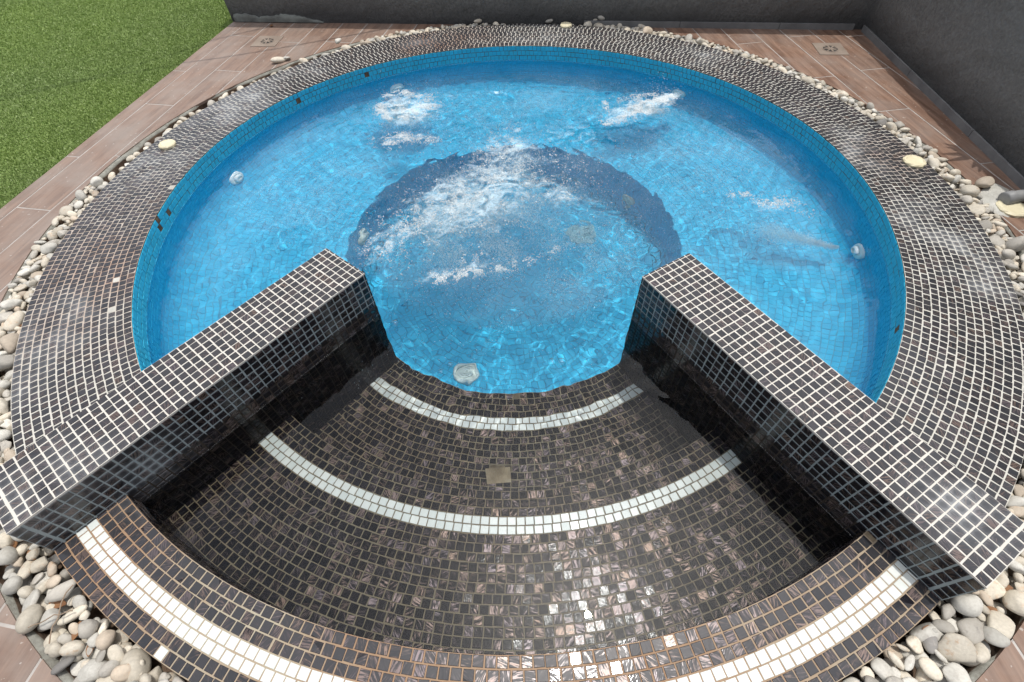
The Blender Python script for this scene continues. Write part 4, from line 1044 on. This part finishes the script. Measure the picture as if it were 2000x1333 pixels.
def plume():
    """clouds of fine air bubbles under the surface"""
    C = []; R = []
    for cx, cy, cz, sx, sy, sz, n in ((-6, 3, -11, 9, 8, 1.6, 42000), (-14, -3, -11, 6, 6, 1.5, 15000), (1, 14, -10.5, 6, 7, 1.2, 13000), (8, 5, -11, 5, 5, 1.5, 7000), (-5, -9, -11, 7, 3.5, 1.4, 9000),
                                      (-21, 35.0, -9.2, 4.4, 4.0, 0.8, 34000), (28, 31.2, -9.2, 5.0, 2.4, 0.8, 24000), (23, 27.5, -9.2, 3, 2, 0.6, 1800), (33.5, 35.0, -9.8, 2.0, 1.3, 0.8, 2000), (4, 36, -11, 26, 9, 1.6, 34000), (36, 14, -11, 10, 14, 1.6, 16000), (-36, 8, -11, 9, 12, 1.6, 11000), (12, -10, -11, 8, 8, 1.6, 9000), (0, 0, -14, 20, 20, 2.5, 20000)):
        P = rng.normal(0, 1, (n, 3))*np.array([sx, sy, sz])*0.62+np.array([cx, cy, cz]); P = P[P[:, 2] < Z_WATER-0.5]
        g_ = gnoise(P[:, 0]/3.2, P[:, 1]/3.2, 81)+0.5*gnoise(P[:, 0]/1.4, P[:, 1]/1.4, 82); P = P[g_ > -0.35+rng.normal(0, 0.3, len(P))]
        C.append(P); R.append(rng.uniform(0.03, 0.07, len(P)))
    # thin jet of air from the right-hand nozzle
    n = 9500; s = rng.random(n)**0.8; p0, p1 = np.array([53.2, -9.4, -14.6]), np.array([41.5, -5.5, -12.0])
    P = p0+(p1-p0)*s[:, None]+rng.normal(0, 1, (n, 3))*(0.14+s*1.1)[:, None]; P[:, 2] -= 0.8*s*(1-s); C.append(P[P[:, 2] < Z_WATER-0.5]); R.append(rng.uniform(0.03, 0.07, (P[:, 2] < Z_WATER-0.5).sum()))
    o = scatter('air_bubbles', np.concatenate(C), np.concatenate(R), M['air'], -1, smooth=False); tag(o, 'pale cloud of fine air bubbles rising under the water', 'bubbles')
plume()
def drops():
    C = []; R = []
    for cx, cy, s, n in ((-24, 41, 2.6, 90), (34, 38, 2.4, 110), (-28, 34, 1.6, 40), (-16, 40, 2.0, 40), (30, 31, 3, 50)):
        x = rng.normal(cx, s, n); y = rng.normal(cy, s*0.7, n); z = Z_WATER+wave(x, y)+rng.exponential(0.9, n)+0.1
        C.append(np.stack([x, y, z], 1)); R.append(rng.uniform(0.035, 0.10, n))
    o = scatter('water_drops', np.concatenate(C), np.concatenate(R), M['foam'], 0); tag(o, 'fine drops thrown up over the jets', 'drops')
drops()
meniscus()
def big_bubbles():
    V0, T0 = octa(3); keep = V0[:, 2] > -0.05; rm = -np.ones(len(V0), int); rm[keep] = np.arange(keep.sum()); Tk = rm[T0[keep[T0].all(1)]]
    V0 = V0[keep]; me = mesh_np('bubble', V0, None, Tk, True); me.materials.append(M['bubble'])
    def put(x, y, r, lab):
        o = bpy.data.objects.new('bubble', me); col.objects.link(o)
        z = float(Z_WATER+wave(np.array([x]), np.array([y]))[0]); o.location = (x*S, y*S, z*S); o.scale = (r, r, r*0.85)
        tag(o, lab, 'bubble', 'bubbles floating on the water')
    put(-17.0, -24.6, 0.62, 'largest clear bubble, beside the inner end of the left dividing wall')
    put(4.2, -32.2, 0.5, 'left one of two clear bubbles side by side beyond the lower white band')
    put(5.4, -32.3, 0.6, 'right one of two clear bubbles side by side beyond the lower white band')
    put(-9.0, -32.0, 0.45, 'clear bubble right above the pale suction cover near the steps')
    put(-10.2, -33.0, 0.4, 'clear bubble at the lower left of the pale suction cover near the steps')
    ordn = ['leftmost', 'second from left', 'third from left', 'fourth from left', 'fifth from left', 'sixth from left']
    small = []
    for n, cx, cy, sx, sy, w in ((22, 12, -17, 2.5, 4, 'left of the right dividing wall end'), (18, 11, -24, 4, 3, 'before the right part of the lower step'), (18, 2, -26, 6, 4, 'before the middle of the lower step'),
                                 (14, -9, -25, 5, 4, 'right of the left dividing wall end'), (18, 30, 12, 9, 8, 'over the right part of the bench'), (14, -30, 12, 8, 8, 'over the left part of the bench'), (10, 13, 3, 4, 4, 'over the right half of the foot well')):
        pts = [(rng.normal(cx, sx), rng.normal(cy, sy), float(np.clip(rng.lognormal(-1.55, 0.4), 0.1, 0.42))) for _ in range(n)]
        pts.sort(key=lambda p: -p[2]); big = sorted(pts[:6]); small += pts[6:]
        for k, p in enumerate(big): put(*p, ordn[k]+' of six clear bubbles '+w)
    small += [(rng.normal(0, 20), rng.normal(0, 18), rng.uniform(0.08, 0.2)) for _ in range(160)]
    P = np.array(small); P = P[(np.hypot(P[:, 0], P[:, 1]) < 50) & ((entry_side(P[:, 0], P[:, 1]) < -8) | (np.hypot(P[:, 0], P[:, 1]) < 27))]
    z = Z_WATER+wave(P[:, 0], P[:, 1]); C = np.c_[P[:, :2], z]
    V = (V0[None]*P[:, 2][:, None, None]+C[:, None]).reshape(-1, 3); T = (Tk[None]+(np.arange(len(P))*len(V0))[:, None, None]).reshape(-1, 3)
    o = obj('small_bubbles', mesh_np('small_bubbles', V, None, T, True), M['bubble']); tag(o, 'small clear bubbles scattered over the water', 'bubbles', kind='stuff')
big_bubbles()

# ================================================================== PEBBLES
def pebble_mesh(i, form):
    V, T = octa(3); r = np.random.default_rng(100+i)
    ax = {'round': (1, 0.92, 0.78), 'oval': (1.25, 0.88, 0.62), 'flat': (1.2, 0.95, 0.40), 'long': (1.55, 0.75, 0.55), 'blunt': (1.1, 0.95, 0.7)}[form]
    W = V.copy()
    for k in range(5):
        d_ = r.normal(0, 1, 3); d_ /= np.linalg.norm(d_); s = V @ d_
        W += V*(0.11*np.sin(s*r.uniform(1.5, 2.8)+r.random()*6))[:, None]
    # flattened facets worn on a few sides
    for k in range(4 if form != 'blunt' else 8):
        d_ = r.normal(0, 1, 3); d_ /= np.linalg.norm(d_); s = W @ d_; lim = r.uniform(0.78, 0.94) if form != 'blunt' else r.uniform(0.66, 0.88)
        over = np.maximum(s-lim, 0); W -= np.outer(over*0.8, d_)
    W = W*np.array(ax)
    me = mesh_np('pebble', W, None, T, True, rnd=np.tile(r.random(3), (len(W), 1)))
    return W, T, me
FORMS = ['round', 'oval', 'flat', 'long', 'blunt']; WORD = {'round': 'round', 'oval': 'egg-shaped', 'flat': 'flat', 'long': 'long', 'blunt': 'blunt-edged'}
PM = {}
for fi, f in enumerate(FORMS):
    for k in range(2): PM[f, k] = pebble_mesh(fi*2+k, f)
COLS = ['cream', 'white', 'grey', 'dark', 'tan']; CW = dict(cream='cream', white='white', grey='grey', dark='dark grey', tan='tan')
meshes = {}
def pm_col(f, k, c):
    key = (f, k, c)
    if key not in meshes:
        me = PM[f, k][2].copy(); me.name = 'pebble'; me.materials.clear(); me.materials.append(M['p_'+c]); meshes[key] = me
    return meshes[key]
def sector(th, r):
    d_ = math.degrees(th) % 360
    if 228 <= d_ < 312: s = 'in the front bed'
    elif d_ >= 312: s = 'in the front right bed' if d_ < 335 else 'in the right bed'
    elif d_ < 20: s = 'in the right bed'
    elif d_ < 60: s = 'in the far right bed'
    elif d_ < 120: s = 'at the foot of the back wall'
    elif d_ < 160: s = 'in the far left bed'
    elif d_ < 200: s = 'in the left bed'
    else: s = 'in the front left bed'
    return s
def pebbles():
    peb = []   # x, y, r(eff), ...
    grid = {}
    def ok(x, y, r, pack):
        gx, gy = int(x//4), int(y//4)
        for a in range(gx-1, gx+2):
            for b in range(gy-1, gy+2):
                for (px, py, pr) in grid.get((a, b), ()):
                    if (px-x)**2+(py-y)**2 < (pack*(pr+r))**2: return False
        return True
    def dens(th):
        d_ = math.degrees(th) % 360
        if 118 < d_ < 172: return 0.45
        return 1.0
    for layer, (tries, pack, zoff) in enumerate(((60000, 0.68, 0.0), (40000, 0.70, 1.15))):
        grid.clear()
        for _ in range(tries):
            th = rng.random()*2*PI; big = 1.15 if 200 < math.degrees(th) % 360 < 340 else 0.92
            r = float(np.clip(rng.lognormal(-0.16, 0.27), 0.42, 1.5))*big
            if layer and rng.random() < 0.35: r *= 0.75
            hi_r = R_HOLE-0.35-r*0.5; lo_r = R_OUT+0.35+r*0.55
            dn = dens(th)
            if dn < 1: hi_r = min(hi_r, lo_r+1.2)
            if hi_r < lo_r: hi_r = lo_r+0.15
            R = rng.uniform(lo_r, hi_r); x, y = R*math.cos(th), R*math.sin(th)
            if (np.array([x, y])-BW0) @ nb > -r*0.7: continue
            if layer and rng.random() > dn: continue
            if not ok(x, y, r, pack): continue
            grid.setdefault((int(x//4), int(y//4)), []).append((x, y, r)); peb.append((x, y, r, layer, th, R))
    # the odd ones out: single big pebbles lying on the deck side
    for x, y, r in ((77.5, -1.8, 1.5), (-53.5, 57.5, 1.2), (-52.0, 58.6, 1.0), (-40.2, 63.9, 1.1), (23.5, 71.5, 1.1), (26, 71.3, 1.2), (35.5, 69.3, 1.3), (12, 71.5, 1.0), (-6, 72.5, 1.1), (60.5, -42.8, 1.4)):
        peb.append((x, y, r, 2, math.atan2(y, x), math.hypot(x, y)))
    rec = []
    for (x, y, r, layer, th, R) in peb:
        f = FORMS[rng.choice(5, p=[0.22, 0.30, 0.20, 0.12, 0.16])]; c = COLS[rng.choice(5, p=[0.50, 0.24, 0.16, 0.02, 0.08])]
        base = {'round': 0.8, 'oval': 0.64, 'flat': 0.42, 'long': 0.56, 'blunt': 0.7}[f]
        sc = r*0.92; z = Z_BED+base*sc+(1.55 if layer == 0 else 2.65 if layer == 1 else 3.5 if R > 76 else 3.9)+rng.normal(0, 0.12)
        if R > R_HOLE: z = Z_DECK+base*sc*0.85
        rot = (Matrix.Rotation(rng.random()*2*PI, 4, 'Z') @ Matrix.Rotation(rng.normal(0, 0.30), 4, 'X') @ Matrix.Rotation(rng.normal(0, 0.25), 4, 'Y'))
        px, py, pz = project(np.array([[x, y, z]])); vis = 5 < px[0] < 1995 and 5 < py[0] < 1328
        # hidden by the dividing walls?
        size = FPX*sc*2/pz[0] if pz[0] > 1 else 0
        rec.append(dict(x=x, y=y, z=z, sc=sc, f=f, c=c, k=int(rng.integers(2)), rot=rot, size=size if vis else -1, layer=layer, th=th, R=R))
    order = sorted(range(len(rec)), key=lambda i: -(rec[i]['size'] + (0.6 if rec[i]['layer'] else 0)*rec[i]['size']))
    single = [i for i in order if rec[i]['size'] > 0][:300]; sset = set(single)
    labels = {}
    for i in single:
        q = rec[i]; o = bpy.data.objects.new('pebble', pm_col(q['f'], q['k'], q['c'])); col.objects.link(o)
        s3 = q['sc']*(1+rng.normal(0, 0.06))
        o.matrix_world = Matrix.Translation((q['x']*S, q['y']*S, q['z']*S)) @ q['rot'] @ Matrix.Diagonal((s3, s3*(1+rng.normal(0, 0.07)), s3, 1))
        sz = 'large' if q['sc'] > 1.35 else 'small' if q['sc'] < 0.85 else 'middling'
        if q['R'] > R_HOLE: w = 'up on the deck'
        else: w = 'against tiles' if q['R'] < 73.2 else 'against kerb' if q['R'] > 74.7 else 'mid bed'
        up = 'on top of others' if q['layer'] else 'low down'
        base = f"{sz} {CW[q['c']]} {WORD[q['f']]} pebble {w}"
        # nearest landmark along the bed
        d_ = math.degrees(q['th']) % 360
        lm = [('by left wall end', 229), ('by right wall end', 304), ('just below the left wall end', 236), ('at bottom left', 241),
              ('just below the right wall end', 297), ('at bottom right', 291), ('beside the grey pipe', 354), ('beside right cream cap', 3), ('left of left dividing wall', 214), ('right of right dividing wall', 320),
              ('left bed', 195), ('left bed beside dark grout', 183), ('left bed near cream cap', 165), ('far left bed', 145), ('at back wall foot', 95), ('far right bed', 45), ('right bed near plant shadow', 18), ('right bed', 338)]
        n_ = min(lm, key=lambda a: abs((a[1]-d_+180) % 360-180))[0]
        lab = base+', '+n_; labels.setdefault(lab, []).append(o)
    for lab, os_ in labels.items():
        if len(os_) > 1:
            os_.sort(key=lambda o: o.location.x)
            ords = ['leftmost', 'second from left', 'third from left', 'fourth from left', 'fifth from left', 'sixth from left']
            for j, o in enumerate(os_): tag(o, ords[min(j, 5)]+' '+lab, 'pebble', 'pebbles in the bed round the pool')
        else: tag(os_[0], lab, 'pebble', 'pebbles in the bed round the pool')
    # the remaining small and distant ones: one mesh for each colour
    for c in COLS:
        Vs = []; Ts = []; Rn = []; n0 = 0
        for i, q in enumerate(rec):
            if i in sset or q['c'] != c: continue
            W, T_, _ = PM[q['f'], q['k']]; Mr = np.array(q['rot'].to_3x3()); V = (W*q['sc']) @ Mr.T+np.array([q['x'], q['y'], q['z']])
            Vs.append(V); Ts.append(T_+n0); n0 += len(W); Rn.append(np.tile(rng.random(3), (len(W), 1)))
        if Vs:
            o = obj('pebble_bed', mesh_np('pebble_bed', np.concatenate(Vs), None, np.concatenate(Ts), True, rnd=np.concatenate(Rn)), M['p_'+c])
            tag(o, f'smaller {CW[c]} pebbles filling the bed round the pool', 'pebbles', kind='stuff')
pebbles()

# ================================================================== SMALL THINGS
def floor_drain(x, y, ang_, size, label):
    e = empty('floor_drain', (x, y, Z_DECK)); tag(e, label, 'drain')
    u = np.array([math.cos(ang_), math.sin(ang_), 0]); v = np.array([-u[1], u[0], 0]); w = np.array([0, 0, 1.0])
    m = MB(); m.box((x, y, Z_DECK+0.02), u, v, w, size, size, 0.10); m.build('plate', M['drain'], e)
    V, Q = lathe([(size*0.62, 0.121), (size*0.62, 0.16), (size*0.52, 0.16), (size*0.52, 0.121)], 28, (x, y, Z_DECK)); m = MB(); m.add(V, Q); m.build('ring', M['drain'], e)
    m = MB(); V, Q = lathe([(size*0.50, 0.126), (0.01, 0.126)], 28, (x, y, Z_DECK)); m.add(V, Q); m.build('hole', M['dark'], e)  # flat dark disc on the solid plate, painting the shade inside the drain
    for k in range(8):
        a = k*PI/4; uu = np.array([math.cos(a), math.sin(a), 0]); vv = np.array([-uu[1], uu[0], 0])
        m = MB(); m.box(np.array([x, y, Z_DECK+0.16])+uu*size*0.30, uu, vv, w, size*0.19, size*0.055, 0.03); m.build('bar', M['drain'], e)
    m = MB(); V, Q = lathe([(size*0.14, 0.13), (size*0.14, 0.2), (0.01, 0.2)], 14, (x, y, Z_DECK)); m.add(V, Q); m.build('hub', M['drain'], e)
floor_drain(-59.9, 70.0, math.radians(-7), 3.2, 'square floor drain plate with a round grate, on the deck at the far left')
floor_drain(75.8, 51.6, math.radians(-6), 3.2, 'square floor drain plate with a round grate, on the deck at the far right')

m = MB(); V, Q = tube([(96, -4.0, -4.6), (88, -5.0, -4.9), (82, -5.9, -5.2), (78.2, -6.3, -5.5)], 0.95, 14); m.add(V, Q)
V, Q = tube([(78.9, -6.2, -5.44), (77.7, -6.38, -5.54), (77.6, -6.4, -5.55), (77.55, -6.41, -5.55)], [1.08, 1.08, 0.9, 0.02], 14); m.add(V, Q)
tag(m.build('drain_pipe', M['pipe'], smooth=True), 'grey plastic pipe sticking out of the right wall over the deck', 'pipe')
def splat(pts, z, h, name, label, mat):
    c = np.mean(pts, 0); P = np.array(pts); n = len(P); V = []; ks = (1.0, 0.86, 0.6, 0.3, 0.02)
    for k, hh in zip(ks, (0, 0.5, 0.85, 0.95, 1.0)):
        for p in P: V.append((c[0]+(p[0]-c[0])*k*(1+rng.normal(0, 0.02)), c[1]+(p[1]-c[1])*k, z+h*hh*(1+rng.normal(0, 0.12))))
    Q = [[j*n+i, j*n+(i+1) % n, (j+1)*n+(i+1) % n, (j+1)*n+i] for j in range(len(ks)-1) for i in range(n)]
    m = MB(); m.add(V, Q); tag(m.build(name, mat, smooth=True), label, 'mortar')
splat([(75.2, -7.2), (75.6, -5), (76.5, -3.2), (78.5, -1.4), (80.6, -0.9), (81.6, -2.6), (81.3, -4.6), (81.4, -6.4), (80.0, -7.3), (78.6, -9.4), (76.8, -9.8), (75.8, -8.8)], -6.55, 0.42, 'mortar_spill', 'pale patch of spilt mortar on the deck under the grey pipe', M['splat'])

def leaf(x, y, z, L, label, rz=None):
    n = 7; P = np.zeros((n, 3, 3)); curl = rng.uniform(0.2, 0.45)
    for i in range(n):
        s = i/(n-1); w = math.sin(PI*min(1, s*0.95+0.03))**0.8*L*0.24
        for j, k in enumerate((-1, 0, 1)): P[i, j] = ((s-0.5)*L, k*w, curl*L*(s-0.5)**2+abs(k)*w*0.45)
    a = rng.random()*6.28 if rz is None else rz; R = np.array([[math.cos(a), -math.sin(a), 0], [math.sin(a), math.cos(a), 0], [0, 0, 1]])
    P = P @ R.T+np.array([x, y, z]); m = MB(); m.grid(P); B = P.copy(); B[:, :, 2] -= 0.05; m.grid(B, True)
    tag(m.build('dry_leaf', M['leaf'], smooth=True), label, 'leaf', 'dry fallen leaves')
leaf(-61.3, 79.6, -6.35, 1.6, 'small orange dry leaf on the deck between back wall and left drain')
LV = [(-49.5, -54.0, 'brown dry leaf on the pebbles just below the end of the left dividing wall'), (-52.0, -52.8, 'curled brown dry leaf at the left edge of the picture among pebbles'), (-44.5, -58.5, 'dry leaf between grey pebbles in the front left bed'),
      (-41.5, -60.8, 'dry leaf beside the mortar kerb in the front left bed'), (-37.2, -64.2, 'orange dry leaf against the black tiles at the bottom left'), (-39.6, -62.2, 'dry leaf in the front left bed, towards the bottom'),
      (43.0, -60.5, 'long curled brown leaf near the kerb in the front right bed'), (40.8, -62.5, 'brown dry leaf against the kerb in the front right bed, lower one'), (42.0, -59.2, 'dark brown dry leaf in the front right bed near the wall end'),
      (-68.8, -23.5, 'brown dry leaf in the left bed beside the coping'), (-67.3, -30.5, 'brown dry leaf in the left bed above the wall corner'), (34.6, -63.6, 'dry leaf in the front bed at the corner of the sill')]
for x, y, lab in LV: leaf(x, y, -6.4, rng.uniform(1.3, 2.1), lab)
def twig(p0, p1, label, sag=0.3):
    s = np.linspace(0, 1, 8)[:, None]; P = np.array(p0)*(1-s)+np.array(p1)*s; P[:, :2] += rng.normal(0, 0.12, (8, 2)); P[:, 2] += np.sin(s[:, 0]*PI)*sag
    m = MB(); V, Q = tube(P, 0.055, 6); m.add(V, Q); tag(m.build('twig', M['twig'], smooth=True), label, 'twig')
twig((-43.2, -57.2, -5.4), (-42.6, -61.9, -5.3), 'thin dry twig lying across the front left pebbles towards the viewer')
twig((-45.4, -60.5, -5.4), (-41.6, -59.2, -5.2), 'thin dry twig lying slantwise in the front left pebbles')
twig((-46.8, -65.0, -6.3), (-43.2, -65.2, -6.3), 'short pale twig lying on the deck at the bottom left', 0.05)

# things outside the frame whose shadows fall into it: two cables and a plant overhanging the right wall
def over(p, z): k = (z-Z_DECK)/SUN[2]; return (p[0]+SUN[0]*k, p[1]+SUN[1]*k, z)
for pts, z, lab in (([(-150, 20), (-113, 45.3), (-95, 54.5), (-79.5, 59.0), (-69.1, 61.3), (-56.4, 65.3), (-41.1, 70.7), (-20, 79)], 66, 'lower of the two thin black cables strung high over the lawn'),
                    ([(-150, 30), (-98.4, 53.7), (-82.0, 66.0), (-75.3, 71.9), (-68.6, 76.0), (-50, 86)], 80, 'upper of the two thin black cables strung high over the lawn')):
    m = MB(); V, Q = tube([over(p, z) for p in pts], 0.30, 8); m.add(V, Q); tag(m.build('overhead_cable', M['cable'], smooth=True), lab, 'cable')
def plant():
    e = empty('wall_plant', (86, 12, 31)); tag(e, 'green plant hanging over the top of the right wall, only its shadow reaches the deck', 'plant')
    bx, by, bz = 88.5, 12.5, 30.0
    for k in range(15):
        a = math.radians(150+k*9+rng.normal(0, 5)); L = rng.uniform(5.5, 9.5); m = MB(); P = np.zeros((8, 3, 3))
        for i in range(8):
            s = i/7; w = 0.62*math.sin(PI*min(1, s+0.06))**0.7; r = L*s
            for j, q in enumerate((-1, 0, 1)): P[i, j] = (bx+math.cos(a)*r-math.sin(a)*q*w, by+math.sin(a)*r+math.cos(a)*q*w, bz+2.0*s-3.5*s*s)
        m.grid(P); B = P.copy(); B[:, :, 2] -= 0.06; m.grid(B, True); m.build('leaf', M['palm'], e, smooth=True)
    m = MB(); V, Q = tube([(91.5, 14, 20), (90.8, 13.3, 26), (88.5, 12.5, 30.2)], 0.4, 8); m.add(V, Q); m.build('stem', M['twig'], e, smooth=True)
plant()

for o in bpy.data.objects:
    if o.type == 'MESH' and o.name.split('.')[0] in ('basin_wall', 'bench', 'foot_well', 'basin_floor', 'sill', 'upper_step', 'lower_step', 'mortar_core', 'mortar_patch', 'jet_nozzle', 'well_nozzle', 'suction_cover', 'grille_ring', 'grille_plate', 'eyeball', 'cover', 'air_bubbles'):
        o.cycles.is_caustics_receiver = True
